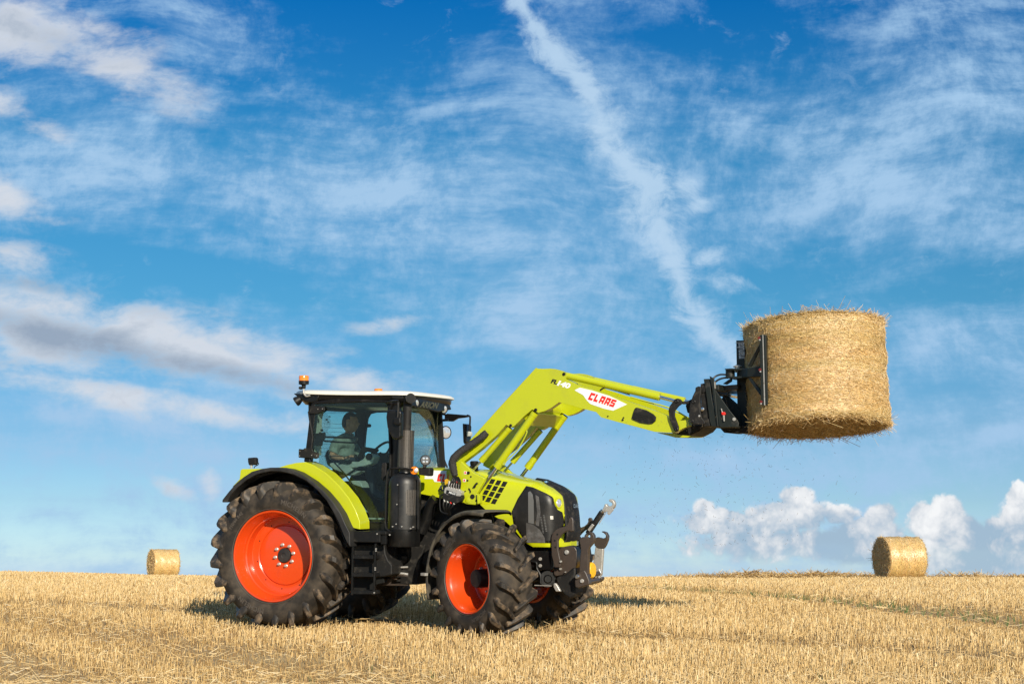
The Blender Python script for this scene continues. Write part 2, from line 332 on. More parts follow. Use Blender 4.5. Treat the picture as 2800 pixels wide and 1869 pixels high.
# ---- pose of the tractor
TR_LOC = Vector((-2.575, 21.83, 1.03))
TR_ROT = Matrix.Rotation(radians(-23.25), 3, 'Z') @ Matrix.Rotation(radians(1.1), 3, 'Y') @ Matrix.Rotation(radians(3.0), 3, 'X')
TM = Matrix.Translation(TR_LOC) @ TR_ROT.to_4x4(); TI = TM.inverted(); CL = TI @ CAM; TRI = TI.to_3x3()
def PY(p, y):            # a point of the tractor's plane y = const, seen at photograph pixel p
    d = TRI @ ray(p); t = (y - CL.y) / d.y; q = CL + d * t
    return q
def PX(p, x):
    d = TRI @ ray(p); t = (x - CL.x) / d.x
    return CL + d * t
def XZ(ps, y): return [(q.x, q.z) for q in (PY(p, y) for p in ps)]
def V3(ps, y): return [PY(p, y) for p in ps]
def plate(name, m, parent, ps, y, t, bevel=.006, seg=2, smooth=38):
    mb = MB(); mb.prism(XZ(ps, y), y, t); return mb.build(name, m, parent, bevel=bevel, seg=seg, smooth=smooth)
def xplate(name, m, parent, ps, x, t, bevel=.006):       # polygon on a plane x = const
    q = [PX(p, x) for p in ps]; n = len(q); mb = MB()
    mb.add([(x, v.y, v.z) for v in q] + [(x - t, v.y, v.z) for v in q], [tuple(range(n)), tuple(range(2 * n - 1, n - 1, -1))] + [(i + n, (i + 1) % n + n, (i + 1) % n, i) for i in range(n)])
    return mb.build(name, m, parent, bevel=bevel)
def pipe(name, m, parent, pts, r, n=10, smooth=5, bevel=0):
    mb = MB(); mb.tube(pts, r, n, smooth); return mb.build(name, m, parent)
def mirror(o, parent=None):      # the same piece on the other side of its centre plane
    c = o.copy(); col.objects.link(c); c.scale = (o.scale.x, -o.scale.y, o.scale.z); c.location.y = -c.location.y
    if parent: c.parent = parent
    for ch in list(o.children):
        d = ch.copy(); col.objects.link(d); d.parent = c
    return c
def text_mesh(s, size, bold=.0, shear=0.0, space=1.0, width=1.0, extrude=0.0):
    cu = bpy.data.curves.new('t', 'FONT'); cu.body = s; cu.size = size; cu.offset = bold; cu.shear = shear; cu.space_character = space; cu.extrude = extrude; cu.resolution_u = 4
    cu.align_x = 'CENTER'; cu.align_y = 'CENTER'
    o = bpy.data.objects.new('t', cu); col.objects.link(o); dg = bpy.context.evaluated_depsgraph_get(); me = o.evaluated_get(dg).to_mesh()
    vs = [v.co.copy() for v in me.vertices]; fs = [tuple(p.vertices) for p in me.polygons]
    bpy.data.objects.remove(o); bpy.data.curves.remove(cu)
    for v in vs: v.x *= width
    return vs, fs
def side_text(name, s, m, parent, p0, p1, y, size, **k):      # text on a side plane, centred between two pixels, running from p0 to p1
    a = PY(p0, y); b = PY(p1, y); ang = atan2(b.z - a.z, b.x - a.x); c = (a + b) / 2; ln = (b - a).length
    vs, fs = text_mesh(s, size, **k); w0 = max(v.x for v in vs) - min(v.x for v in vs); xc = (max(v.x for v in vs) + min(v.x for v in vs)) / 2; zc = (max(v.y for v in vs) + min(v.y for v in vs)) / 2
    f = ln / w0; mb = MB(); mb.add([(c.x + (v.x - xc) * f * cos(ang) - (v.y - zc) * sin(ang), y - v.z, c.z + (v.x - xc) * f * sin(ang) + (v.y - zc) * cos(ang)) for v in vs], fs)
    return mb.build(name, m, parent, smooth=0)
def block_letters(name, m, parent, p0, p1, y, hgt, shear=.22, s='CLAAS', out=.003):
    """heavy squared letters set edge to edge, slanted"""
    G_L = {'C': [(0, 0, .36, 1), (.36, 0, .92, .30), (.36, .70, 1, 1)], 'L': [(0, 0, .36, 1), (.36, 0, .85, .30)],
           'A': [(.02, 0, .36, 1), (.36, .70, .66, 1), (.66, 0, 1, 1), (.36, .24, .66, .46)],
           'S': [(0, 0, .66, .28), (.66, 0, 1, .60), (.36, .42, .66, .60), (0, .42, .36, 1), (.36, .74, 1, 1)]}
    a = PY(p0, y); b = PY(p1, y); ang = atan2(b.z - a.z, b.x - a.x); L_ = (b - a).length; n_ = len(s); wl_ = L_ / (n_ * 1.17 - .17); mb = MB()
    for i, ch in enumerate(s):
        for x0, z0, x1, z1 in G_L[ch]:
            q = []
            for u_, v_ in ((x0, z0), (x1, z0), (x1, z1), (x0, z1)):
                X = (i * 1.17 + u_) * wl_ + (v_ - .5) * hgt * shear; Z = (v_ - .5) * hgt; q.append((a.x + X * cos(ang) - Z * sin(ang), a.z + X * sin(ang) + Z * cos(ang)))
            mb.prism(q, y - out, out * .8)
    return mb.build(name, m, parent, smooth=0)
def disc(name, m, parent, c, ax, prof, n=24):
    mb = MB(); mb.lathe(prof, c, ax, n); return mb.build(name, m, parent)

# ------------------------------------------------------------------ the ground: a stubble slope rising to a crest
NRM = TR_ROT @ Vector((0, 0, 1)); GX, GY = -NRM.x / NRM.z, -NRM.y / NRM.z
def ground(x, y):
    """height of the field; works on arrays"""
    x = np.asarray(x, float); y = np.asarray(y, float)
    y0, lam = 22.5, 7.3
    base = TR_LOC.z + GY * (np.minimum(y, y0) - TR_LOC.y)
    rise = GY * lam * (1 - np.exp(-np.maximum(y - y0, 0) / lam))
    near = np.clip(1 - (np.abs(y - 21.8) - 6) / 10, 0, 1)
    side = GX * (x - TR_LOC.x) * near
    far = np.clip((y - 26) / 34, 0, 1); far = far * far * (3 - 2 * far)
    tilt = np.where(x < 0, -.0078 * x, -.0045 * x) * far
    drop = -.02 * np.maximum(y - 96, 0) ** 1.2
    und = .012 * np.sin(x * .9 + 2 * np.sin(y * .31)) * np.sin(y * .8 + 1) + .02 * np.sin(x * .23 + 1) * np.sin(y * .19)
    return base + rise + side + tilt + drop + (.05 * np.sin(x * .35 + y * .05) + .03 * np.sin(x * .83 + 2)) * far + und * np.clip(np.hypot(x - TR_LOC.x - 1.2, y - TR_LOC.y) / 6 - .6, 0, 1)
def wheelings(x, y):
    """how deep in an old wheeling a place lies (0..1): the dark lines across the field"""
    x = np.asarray(x, float); y = np.asarray(y, float); d = np.zeros_like(x)
    for (ax, ay, bx, by, wd) in TRACKS:
        L = math.hypot(bx - ax, by - ay); nx, ny = -(by - ay) / L, (bx - ax) / L
        q = np.abs((x - ax) * nx + (y - ay) * ny + .12 * np.sin((x + y) * .8)); d = np.maximum(d, 1.15 * np.exp(-(q / wd) ** 2) * (.78 + .22 * np.sin(x * 1.7 + y)))
    return d
def gpt(X, Y):           # photograph display pixel -> place on the ground, by marching
    d = ray((X / .839, Y / .839)); t = 10.0
    while t < 150:
        p = CAM + d * t
        if p.z < float(ground(p.x, p.y)): break
        t += .02
    return p.x, p.y
TRACKS = []
def track(a, b, wd): p = gpt(*a); q = gpt(*b); TRACKS.append((*p, *q, wd))
track((-150, 1382), (700, 1560), 1.0)
track((-200, 1440), (260, 1600), .5)
track((1400, 1346), (2349, 1432), .85)
track((1700, 1480), (2349, 1520), .5)
track((900, 1350), (1480, 1352), .5)

def grid_mesh():
    ys = np.concatenate([np.linspace(-30, 8, 20)[:-1], np.linspace(8, 34, 150)[:-1], np.linspace(34, 100, 130)[:-1], np.geomspace(100, 1400, 30)])
    xs = np.concatenate([-np.geomspace(400, 32, 14)[:-1], np.linspace(-32, 32, 260), np.geomspace(32, 400, 14)[1:]])
    X, Y = np.meshgrid(xs, ys); Z = ground(X, Y) - .05 * wheelings(X, Y)
    n, m_ = X.shape; v = np.stack([X, Y, Z], -1).reshape(-1, 3)
    i = np.arange((n - 1) * (m_ - 1)); r = i // (m_ - 1); c = i % (m_ - 1); a = r * m_ + c
    f = np.stack([a, a + 1, a + m_ + 1, a + m_], -1)
    return v, f
def np_mesh(name, v, f, m, rnd=None, smooth=False):
    me = bpy.data.meshes.new(name); k = f.shape[1]
    me.vertices.add(len(v)); me.vertices.foreach_set('co', np.ascontiguousarray(v, np.float32).ravel())
    me.loops.add(f.size); me.loops.foreach_set('vertex_index', np.ascontiguousarray(f, np.int32).ravel())
    me.polygons.add(len(f)); me.polygons.foreach_set('loop_start', np.arange(0, f.size, k, dtype=np.int32))
    if smooth: me.polygons.foreach_set('use_smooth', np.ones(len(f), bool))
    me.update(calc_edges=True)
    if rnd is not None:
        at = me.attributes.new('rnd', 'FLOAT', 'POINT'); at.data.foreach_set('value', np.ascontiguousarray(rnd, np.float32))
    me.materials.append(m); o = bpy.data.objects.new(name, me); col.objects.link(o); return o
# soil with chopped straw
gm = bpy.data.materials.new('straw_littered_soil'); gm.use_nodes = True; G_ = NG(gm.node_tree); bs = gm.node_tree.nodes['Principled BSDF']
pos = G_.n('ShaderNodeNewGeometry').outputs['Position']
a_ = G_.noise(rot(pos, 0, 1, 1) if False else pos, 22, 6, .7); b_ = G_.noise(pos, .35, 4, .6)
mp = G_.n('ShaderNodeMapping'); G_.put(mp.inputs['Vector'], pos); mp.inputs['Scale'].default_value = (.12, 1.1, 1); c_ = G_.noise(mp.outputs[0], 1.0, 4, .6)
gc = G_.ramp(a_, [(.30, (.16, .092, .034)), (.45, (.36, .215, .078)), (.60, (.54, .35, .14)), (.8, (.66, .46, .21))])
gc = G_.mixc(G_.m('MULTIPLY', G_.sm(b_, .4, .65), .45), gc, (.46, .30, .11, 1))
gc = G_.mixc(G_.m('MULTIPLY', G_.sm(c_, .42, .62), .45), gc, (.60, .43, .20, 1))
G_.put(bs.inputs['Base Color'], gc); bs.inputs['Roughness'].default_value = .9
bn_ = G_.n('ShaderNodeBump'); bn_.inputs['Strength'].default_value = .8; bn_.inputs['Distance'].default_value = .05; G_.put(bn_.inputs['Height'], a_); G_.put(bs.inputs['Normal'], bn_.outputs[0])
v_, f_2 = grid_mesh()
tag(np_mesh('ground', v_, f_2, gm, smooth=True), 'gently rising harvested field under the tractor', None, None, 'structure')

# straw: pale, a little shiny, every stalk its own tint
def straw_mat(name, stops, rough=.5, spec=.5, transl=.25):
    m = bpy.data.materials.new(name); m.use_nodes = True; t = m.node_tree; b = t.nodes['Principled BSDF']; G = NG(t)
    at = G.n('ShaderNodeAttribute', attribute_name='rnd')
    c = G.ramp(at.outputs['Fac'], stops)
    G.put(b.inputs['Base Color'], c); b.inputs['Roughness'].default_value = rough; b.inputs['Specular IOR Level'].default_value = spec
    return m
STUB = straw_mat('stubble_straw', [(0, (.30, .175, .060)), (.3, (.60, .40, .155)), (.6, (.77, .55, .255)), (.85, (.88, .69, .38)), (1, (.93, .80, .55))], .45)
WEED = mat('weed_green', (.10, .15, .04), .6)

def sticks(base, tip, r0, r1, rnd, sides=3):
    """tapered prisms from base to tip: arrays (n, 3)"""
    n = len(base); ax = tip - base; ax = ax / np.linalg.norm(ax, axis=1, keepdims=True)
    h = np.where(np.abs(ax[:, 2:3]) < .9, np.array([[0, 0, 1.]]), np.array([[1., 0, 0]])); u = np.cross(ax, h); u /= np.linalg.norm(u, axis=1, keepdims=True); w_ = np.cross(ax, u)
    ph = rng.uniform(0, 6.28, n)[:, None]; vs = []
    for P, r in ((base, r0), (tip, r1)):
        for k in range(sides):
            a = ph + 2 * pi * k / sides; vs.append(P + (u * np.cos(a) + w_ * np.sin(a)) * r[:, None])
    v = np.stack(vs, 1).reshape(-1, 3); o = np.arange(n)[:, None] * 2 * sides
    f = np.concatenate([o + np.array([[k, (k + 1) % sides, sides + (k + 1) % sides, sides + k]]) for k in range(sides)], 0)
    return v, f, np.repeat(rnd, 2 * sides)

WHEELC = []   # filled with wheel footprints (x, y, radius) where the stalks are pressed down
def scatter(y0, y1, dens, margin=2.5):
    hw_ = lambda y: .325 * y + margin
    n = int(dens * (y1 - y0) * (hw_(y0) + hw_(y1)))
    y = rng.uniform(y0, y1, int(n * 1.25)); x = rng.uniform(-1, 1, len(y)) * hw_(y1); k = np.abs(x) < hw_(y)
    return x[k], y[k]
def stubble():
    VV, FF, RR = [], [], []; off = 0
    for (y0, y1, dens, wd, hh) in ((12.6, 17, 500, .0034, 1), (17, 24, 400, .0037, 1), (24, 34, 250, .0046, 1.02), (34, 60, 95, .0075, 1.05), (60, 99, 34, .013, 1.05)):
        x, y = scatter(y0, y1, dens)
        # drill rows, 12.5 cm apart, running almost across the picture
        ra = radians(7); rx = x * cos(ra) + y * sin(ra); ry = -x * sin(ra) + y * cos(ra)
        sp = .125 if y0 < 34 else .25
        ry = np.round(ry / sp) * sp + rng.normal(0, .020, len(x)); x = rx * cos(ra) - ry * sin(ra); y = rx * sin(ra) + ry * cos(ra)
        wl = wheelings(x, y)
        patch = .5 + .5 * np.sin(x * .7 + 3 * np.sin(y * .45)) * np.sin(y * 1.15 + x * .1)
        lay = np.clip(1.5 - np.abs(y - 13.9 - .5 * np.sin(x * .8)) / .9, 0, 1)      # a strip of loose straw in front
        keep = rng.random(len(x)) > (.50 * wl + .22 * patch + .40 * lay)
        for (wx, wy, wr) in WHEELC: keep &= np.hypot(x - wx, y - wy) > wr
        x, y, wl, patch = x[keep], y[keep], wl[keep], patch[keep]; n = len(x)
        h = (rng.normal(.122, .026, n) * (1 - .55 * wl) * (1 - .30 * patch)).clip(.03, .2) * hh
        z = ground(x, y) - .05 * wl - .01
        lean = rng.normal(0, .14, (n, 2)) + np.array([.03, -.02]); big = rng.random(n) < .10; lean[big] *= 4.5
        b = np.stack([x, y, z], 1); t = b + np.stack([lean[:, 0] * h, lean[:, 1] * h, h], 1)
        w0 = rng.normal(wd, wd * .18, n).clip(wd * .5); v, f, r = sticks(b, t, w0, w0 * .9, (rng.beta(2, 1.8, n) - .45 * wl - .12 * patch).clip(0, 1))
        VV.append(v); FF.append(f + off); RR.append(r); off += len(v)
    # loose stalks lying about, thickest in the foreground strip
    for (y0, y1, dens, L, r_) in ((12.6, 16, 380, .12, .0028), (16, 24, 120, .12, .003), (24, 45, 22, .2, .005)):
        x, y = scatter(y0, y1, dens); lay = np.clip(1.5 - np.abs(y - 13.9 - .5 * np.sin(x * .8)) / .9, 0, 1); k = rng.random(len(x)) < .3 + .7 * lay
        x, y = x[k], y[k]; n = len(x); a = rng.uniform(0, 6.28, n); l = rng.uniform(.4, 1.3, n) * L; e = rng.normal(.1, .28, n)
        z = ground(x, y) + rng.uniform(.005, .075, n); b = np.stack([x, y, z], 1); t = b + np.stack([np.cos(a) * l, np.sin(a) * l, np.sin(e) * l], 1); t[:, 2] = np.maximum(t[:, 2], ground(t[:, 0], t[:, 1]) + .004)
        v, f, r = sticks(b, t, np.full(n, r_), np.full(n, r_ * .8), rng.beta(2.5, 1.6, n)); VV.append(v); FF.append(f + off); RR.append(r); off += len(v)
    return np_mesh('stubble', np.concatenate(VV), np.concatenate(FF), STUB, np.concatenate(RR))
def weeds():
    x, y = [], []
    for (ax, ay, bx, by, wd) in TRACKS[2:3]:
        t = rng.beta(1.5, 1.0, 130); cl = np.round(t * 26) / 26 + rng.normal(0, .006, len(t)); x.append(ax + (bx - ax) * cl + rng.normal(0, .22, len(t))); y.append(ay + (by - ay) * cl + rng.normal(0, .25, len(t)))
    x.append(rng.uniform(-3, 5, 30)); y.append(rng.uniform(13, 17, 30)); x = np.repeat(np.concatenate(x), 4); y = np.repeat(np.concatenate(y), 4); n = len(x)
    h = rng.uniform(.04, .12, n); a = rng.uniform(0, 6.28, n); s = rng.uniform(.2, .8, n) * h
    b = np.stack([x, y, ground(x, y) - .04], 1); t = b + np.stack([np.cos(a) * s, np.sin(a) * s, h + .04], 1)
    v, f, r = sticks(b, t, np.full(n, .005), np.full(n, .001), rng.random(n)); o = np_mesh('green_weeds', v, f, WEED, r)
    tag(o, 'sparse green weeds sprouting along the old wheeling at right', 'weeds', None, 'stuff')

def bale(name, loc, axis_rot, R, H, nst, label, seed, sw=1.0):
    """round straw bale: axis along local z; body and loose stalks in one mesh"""
    rg = np.random.default_rng(seed); nu, nv = 180, 44
    prof = [(0, -H / 2)] + [(R * k / 9, -H / 2 + .012) for k in range(1, 9)]
    prof += [(R - .035, -H / 2 + .004), (R - .008, -H / 2 + .03)] + [(R, -H / 2 + .05 + (H - .10) * k / nv) for k in range(nv + 1)] + [(R - .008, H / 2 - .03), (R - .035, H / 2 - .004)] + [(R * k / 9, H / 2 - .012) for k in range(8, 0, -1)] + [(0, H / 2)]
    prof = np.array(prof); th = np.linspace(0, 2 * pi, nu, endpoint=False)
    Rr = prof[None, :, 0] * np.ones((nu, 1)); Zz = prof[None, :, 1] * np.ones((nu, 1)); Th = th[:, None] * np.ones((1, len(prof)))
    bul = np.zeros_like(Rr)
    cf = [(rg.integers(1, 9), rg.uniform(2, 9), rg.uniform(0, 6.3), rg.uniform(0, 6.3)) for k in range(16)]
    bulge = lambda th_, z_: sum(np.sin(a * th_ + c) * np.sin(b * z_ / H * 3 + d) * .0035 for a, b, c, d in cf)
    bul = bulge(Th, Zz) + rg.normal(0, .0035, Rr.shape); Rr = np.where(Rr > 0, Rr + bul * (Rr / R), Rr); Zz = Zz + rg.normal(0, .004, Zz.shape) * (Rr < R * .96)
    v = np.stack([Rr * np.cos(Th), Rr * np.sin(Th), Zz], -1).reshape(-1, 3); m_ = len(prof); i = np.arange(nu)[:, None]; j = np.arange(m_ - 1)[None]
    f = np.stack([i * m_ + j, ((i + 1) % nu) * m_ + j, ((i + 1) % nu) * m_ + j + 1, i * m_ + j + 1], -1).reshape(-1, 4)
    VV, FF, RR = [v], [f], [rg.beta(2, 2, len(v)) * .5 + .05]; off = len(v)  # body coloured darker, so the gaps between stalks look shaded
    def put(b, t, r0, r): # add stalks
        nonlocal off
        v, f, q = sticks(b, t, r0, r0 * .8, r); VV.append(v); FF.append(f + off); RR.append(q); off += len(v)
    # stalks wound round the barrel
    n = nst; t0 = rg.uniform(0, 2 * pi, n); z = rg.uniform(-H / 2 + .01, H / 2 - .01, n); L = rg.gamma(3, .018, n).clip(.02, .16); tilt = rg.normal(0, .27, n); wild = rg.random(n) < .12; tilt[wild] = rg.uniform(-1.5, 1.5, wild.sum())
    t1 = t0 + L * np.cos(tilt) / R; z1 = (z + L * np.sin(tilt)); r0 = R + bulge(t0, z) + rg.uniform(.003, .011, n); r1 = R + bulge(t1, z1) + rg.uniform(.003, .015, n) + wild * rg.uniform(0, .02, n)
    put(np.stack([r0 * np.cos(t0), r0 * np.sin(t0), z], 1), np.stack([r1 * np.cos(t1), r1 * np.sin(t1), z1], 1), rg.uniform(.0012, .0028, n) * sw, (rg.beta(2.4, 1.4, n) + .13 * np.sin(z * 47 + 1.3 * np.sin(z * 19)) * np.cos(z * 90) + .07 * np.sin(z * 11 + 2)).clip(0, 1))
    # ends: stalks pressed flat, and fringe sticking out at the rims
    for s_ in (-1, 1):
        n = nst // 3; q = R * np.sqrt(rg.random(n)); a = rg.uniform(0, 6.28, n); d = rg.uniform(0, 6.28, n) ; L = rg.gamma(3, .03, n).clip(.04, .3)
        b = np.stack([q * np.cos(a), q * np.sin(a), s_ * (H / 2 + rg.uniform(-.01, .012, n))], 1); t = b + np.stack([np.cos(d) * L, np.sin(d) * L, s_ * np.abs(rg.normal(0, .22, n)) * L], 1)
        rr = np.hypot(t[:, 0], t[:, 1]); t[:, :2] *= np.minimum(1, (R + .03) / rr)[:, None]
        put(b, t, rg.uniform(.0016, .0032, n) * sw, rg.beta(2, 2.4, n))
        n = nst // 22; a = rg.uniform(0, 6.28, n); d = a + rg.normal(0, 1.0, n); L = rg.gamma(3, .022, n).clip(.03, .2); up = s_ * rg.normal(.35, .4, n)
        b = np.stack([(R - .02) * np.cos(a), (R - .02) * np.sin(a), s_ * (H / 2 - rg.uniform(0, .05, n))], 1); t = b + np.stack([np.cos(d) * L * .8, np.sin(d) * L * .8, up * L], 1)
        put(b, t, rg.uniform(.0016, .003, n) * sw, rg.beta(2, 1.6, n))
    o = np_mesh(name, np.concatenate(VV), np.concatenate(FF), BALE, np.concatenate(RR))
    o.matrix_world = Matrix.Translation(loc) @ axis_rot.to_4x4(); tag(o, label, 'straw bale', 'round straw bales'); return o
# bale straw: like the stubble, with bands left by the wrapping
BALE = bpy.data.materials.new('bale_straw'); BALE.use_nodes = True; G_ = NG(BALE.node_tree); bb = BALE.node_tree.nodes['Principled BSDF']
at_ = G_.n('ShaderNodeAttribute', attribute_name='rnd').outputs['Fac']; oc = G_.n('ShaderNodeTexCoord').outputs['Object']
bc = G_.ramp(at_, [(0, (.26, .145, .045)), (.25, (.52, .33, .115)), (.55, (.76, .51, .20)), (.85, (.89, .66, .33)), (1, (.95, .80, .52))])
mp = G_.n('ShaderNodeMapping'); G_.put(mp.inputs['Vector'], oc); mp.inputs['Scale'].default_value = (.25, .25, 6); bz = G_.n('ShaderNodeTexNoise'); G_.put(bz.inputs['Vector'], mp.outputs[0]); bz.inputs['Scale'].default_value = 1.6; bz.inputs['Detail'].default_value = 4
bc = G_.mixc(G_.m('MULTIPLY', G_.sm(bz.outputs['Fac'], .42, .62), .35), bc, (.56, .44, .16, 1))
G_.put(bb.inputs['Base Color'], bc); bb.inputs['Roughness'].default_value = .36; bb.inputs['Specular IOR Level'].default_value = 1.0
mp2 = G_.n('ShaderNodeMapping'); G_.put(mp2.inputs['Vector'], oc); mp2.inputs['Scale'].default_value = (1, 1, 3.5); bq = G_.n('ShaderNodeTexNoise'); G_.put(bq.inputs['Vector'], mp2.outputs[0]); bq.inputs['Scale'].default_value = 38; bq.inputs['Detail'].default_value = 5; bq.inputs['Roughness'].default_value = .7
bn3 = G_.n('ShaderNodeBump'); bn3.inputs['Strength'].default_value = .5; bn3.inputs['Distance'].default_value = .012; G_.put(bn3.inputs['Height'], bq.outputs['Fac']); G_.put(bb.inputs['Normal'], bn3.outputs[0])

# ------------------------------------------------------------------ tractor
tractor = empty('tractor', None, TM)
tag(tractor, 'lime green tractor with orange-red rims and a raised front loader arm', 'tractor')
def arc_text(name, s, size, r, a_mid, yoff, m, parent, height=.006, bold=.002):
    vs, fs = text_mesh(s, size, bold=bold, space=1.1); mb = MB(); out = []
    for v in vs:
        a = a_mid - v.x / r; q = r + v.y; out.append((q * cos(a), yoff(q), q * sin(a)))
    mb.add(out, fs); return mb.build(name, m, parent, smooth=0)
def make_wheel(name, R, W, rr, lugs, hub, seed):
    """wheel in its own frame: axle along y, outer face towards -y, rolling towards +x"""
    w = empty(name, tractor); k = R / .93; hw = W / 2
    # carcass
    side = [(rr, hw - .065), (rr + .02, hw - .035), (rr + .10 * k, hw - .005), (rr + .17 * k, hw), (R - .155 * k, hw - .010), (R - .105 * k, hw - .038), (R - .07 * k, hw - .085), (R - .048 * k, hw - .15), (R - .040 * k, hw - .24 * k)]
    prof = [(r, a) for r, a in side] + [(r, -a) for r, a in reversed(side)]
    mb = MB(); mb.lathe(prof, n=120)
    ty = mb.build('tyre', TYRE, w)
    # moulded ring on the sidewall
    mb = MB(); mb.lathe([(rr + .045 * k, hw - .022), (rr + .05 * k, hw - .014), (rr + .056 * k, hw - .020)], n=96)
    mb.build('sidewall_ring', TYREL, ty)
    rg = random.Random(seed)
    st = [(-.020, R - .05 * k, -.016, R + .022 * k, 0), (.09 * k, R - .05 * k, .09 * k, R + .030 * k, .085), (.17 * k, R - .055 * k, .17 * k, R + .030 * k, .160), (hw - .085, R - .08 * k, hw - .075, R + .024 * k, .215),
          (hw - .05, R - .11 * k, hw - .022, R + .010 * k, .250), (hw - .03, R - .13 * k, hw + .008, R - .030 * k, .268), (hw - .018, R - .17 * k, hw + .012, R - .090 * k, .280), (hw - .012, R - .22 * k, hw + .001, R - .185 * k, .286)]
    mbl = MB()
    for sd in (1, -1):
        for i in range(lugs):
            ph = 2 * pi * (i + (0 if sd == 1 else .5)) / lugs + rg.uniform(-.006, .006); vs = []
            for j, (ab, rb, at_, rt, dl) in enumerate(st):
                kw = k ** .6; wb = (.058, .062, .068, .076, .088, .100, .090, .045)[j] * kw; wt = (.030, .037, .041, .045, .048, .046, .030, .008)[j] * kw; f = dl * k * .93 / .93
                for r_, a_, h_ in ((rb, ab, -wb), (rt, at_, -wt), (rt, at_, wt), (rb, ab, wb)):
                    a = ph + (f + h_ * .72) / R; vs.append((r_ * cos(a), -sd * a_, r_ * sin(a)))
            n = len(st); fs = [(4 * j + q, 4 * j + q + 1, 4 * j + q + 5, 4 * j + q + 4) for j in range(n - 1) for q in range(3)] + [(0, 1, 2, 3), (4 * n - 4, 4 * n - 3, 4 * n - 2, 4 * n - 1)]
            mbl.add(vs, fs)
    tr = mbl.build('tread', LUG, ty, smooth=30, bevel=.005, seg=2)
    return w, ty
RR, RW = .925, .64
def rear_wheel():
    w, ty = make_wheel('rear_wheel', RR, RW, .548, 21, True, 1)
    yo = lambda q: -(RW / 2 + .0015)
    arc_text('sidewall_lettering', 'MICHELIN', .085, .70, radians(62), yo, TYREL, ty)
    arc_text('sidewall_lettering', '710/60 R42', .055, .70, radians(140), yo, TYREL, ty)
    arc_text('sidewall_lettering', 'MICHELIN', .085, .70, radians(245), yo, TYREL, ty)
    o = -.30; h = RW / 2   # h = outer sidewall distance
    mb = MB(); mb.lathe([(.552, h - .075), (.560, h - .045), (.577, h - .038), (.580, h - .028), (.572, h - .020), (.558, h - .024), (.552, h - .05), (.545, h - .075), (.532, h - .095), (.528, h - .13), (.512, h - .15), (.508, h - .20), (.494, h - .215), (.490, h - .33), (.480, h - .335),
                          (.478, h - .345), (.440, h - .350), (.405, h - .350), (.395, h - .358), (.385, h - .356), (.372, h - .338), (.345, h - .335), (.20, h - .325), (.105, h - .325), (.09, h - .34), (.0, h - .34)], n=120)
    mb.lathe([(.548, -h + .06), (.58, -h + .03), (.55, -h + .02), (.51, -h + .1), (.49, -h + .2), (.47, h - .36)], n=72)
    rim = mb.build('rim', RED, w)
    q = h - .325
    disc('hub_cap', TRIM, w, (0, 0, 0), (0, -1, 0), [(.092, q - .02), (.092, q + .012), (.086, q + .020), (.035, q + .026), (.030, q + .018), (0, q + .016)], 40)
    for i in range(10):
        a = 2 * pi * i / 10 + .2; disc('rim_hole', DARKIN, rim, (.43 * cos(a), -(h - .351), .43 * sin(a)), (0, -1, 0), [(.009, 0), (.009, .002), (0, .002)], 12)
    disc('rim_hole', DARKIN, rim, (-.15, -(h - .335), .245), (0, -1, 0), [(.018, 0), (.018, .002), (0, .002)], 20)
    for i in range(8):
        a = 2 * pi * i / 8 + .2
        disc('wheel_nut', SILVER, w, (.137 * cos(a), -q, .137 * sin(a)), (0, -1, 0), [(.024, 0), (.024, .006), (.017, .012), (.015, .030), (.009, .032), (.009, .042), (0, .043)], 12)
    return w
def front_wheel():
    h = .28; w, ty = make_wheel('front_wheel', .70, .56, .392, 18, True, 2)
    yo = lambda q: -(h + .0015)
    arc_text('sidewall_lettering', 'MICHELIN', .06, .50, radians(130), yo, TYREL, ty)
    arc_text('sidewall_lettering', '600/60 R30', .045, .50, radians(50), yo, TYREL, ty)
    arc_text('sidewall_lettering', 'MICHELIN', .06, .50, radians(300), yo, TYREL, ty)
    mb = MB(); mb.lathe([(.394, h - .07), (.402, h - .042), (.416, h - .036), (.419, h - .027), (.412, h - .020), (.402, h - .024), (.394, h - .05), (.386, h - .075), (.376, h - .09), (.372, h - .12), (.360, h - .14), (.352, h - .24), (.342, h - .26), (.335, h - .40), (.325, h - .41),
                          (.28, h - .40), (.24, h - .36), (.20, h - .345), (.10, h - .345)], n=96)
    mb.lathe([(.392, -h + .06), (.419, -h + .03), (.39, -h + .02), (.36, -h + .1), (.33, h - .42)], n=60)
    mb.build('rim', RED, w)
    disc('hub_cap', BLACKR, w, (0, 0, 0), (0, -1, 0), [(.112, h - .36), (.110, h - .17), (.103, h - .155), (.05, h - .15), (0, h - .15)], 40)
    for i in range(8):
        a = 2 * pi * i / 8; disc('wheel_nut', SILVER, w, (.16 * cos(a), -(h - .345), .16 * sin(a)), (0, -1, 0), [(.018, 0), (.018, .012), (.012, .02), (.010, .034), (0, .035)], 10)
    return w
def copy_tree(o, parent, depth=0):
    c = o.copy(); col.objects.link(c); c.parent = parent
    for ch in list(o.children): copy_tree(ch, c)
    return c
rw = rear_wheel(); rw.location = (0, -.90, RR + .005); rw['label'] = 'near rear wheel with wide lugged tyre'
rw2 = copy_tree(rw, tractor); rw2.location = (0, .86, RR + .005); rw2.scale = (1, -1, 1); rw2['label'] = 'far rear wheel in shadow'
LF = 2.86; STEER = radians(26)
fw = front_wheel(); fw.location = (LF, -1.0, .70); fw.rotation_euler = (0, 0, -STEER); fw['label'] = 'near front wheel turned towards the viewer'
fw2 = copy_tree(fw, tractor); fw2.location = (LF, .98, .70); fw2.scale = (1, -1, 1); fw2.rotation_euler = (0, 0, -STEER); fw2['label'] = 'far front wheel under the loader side'
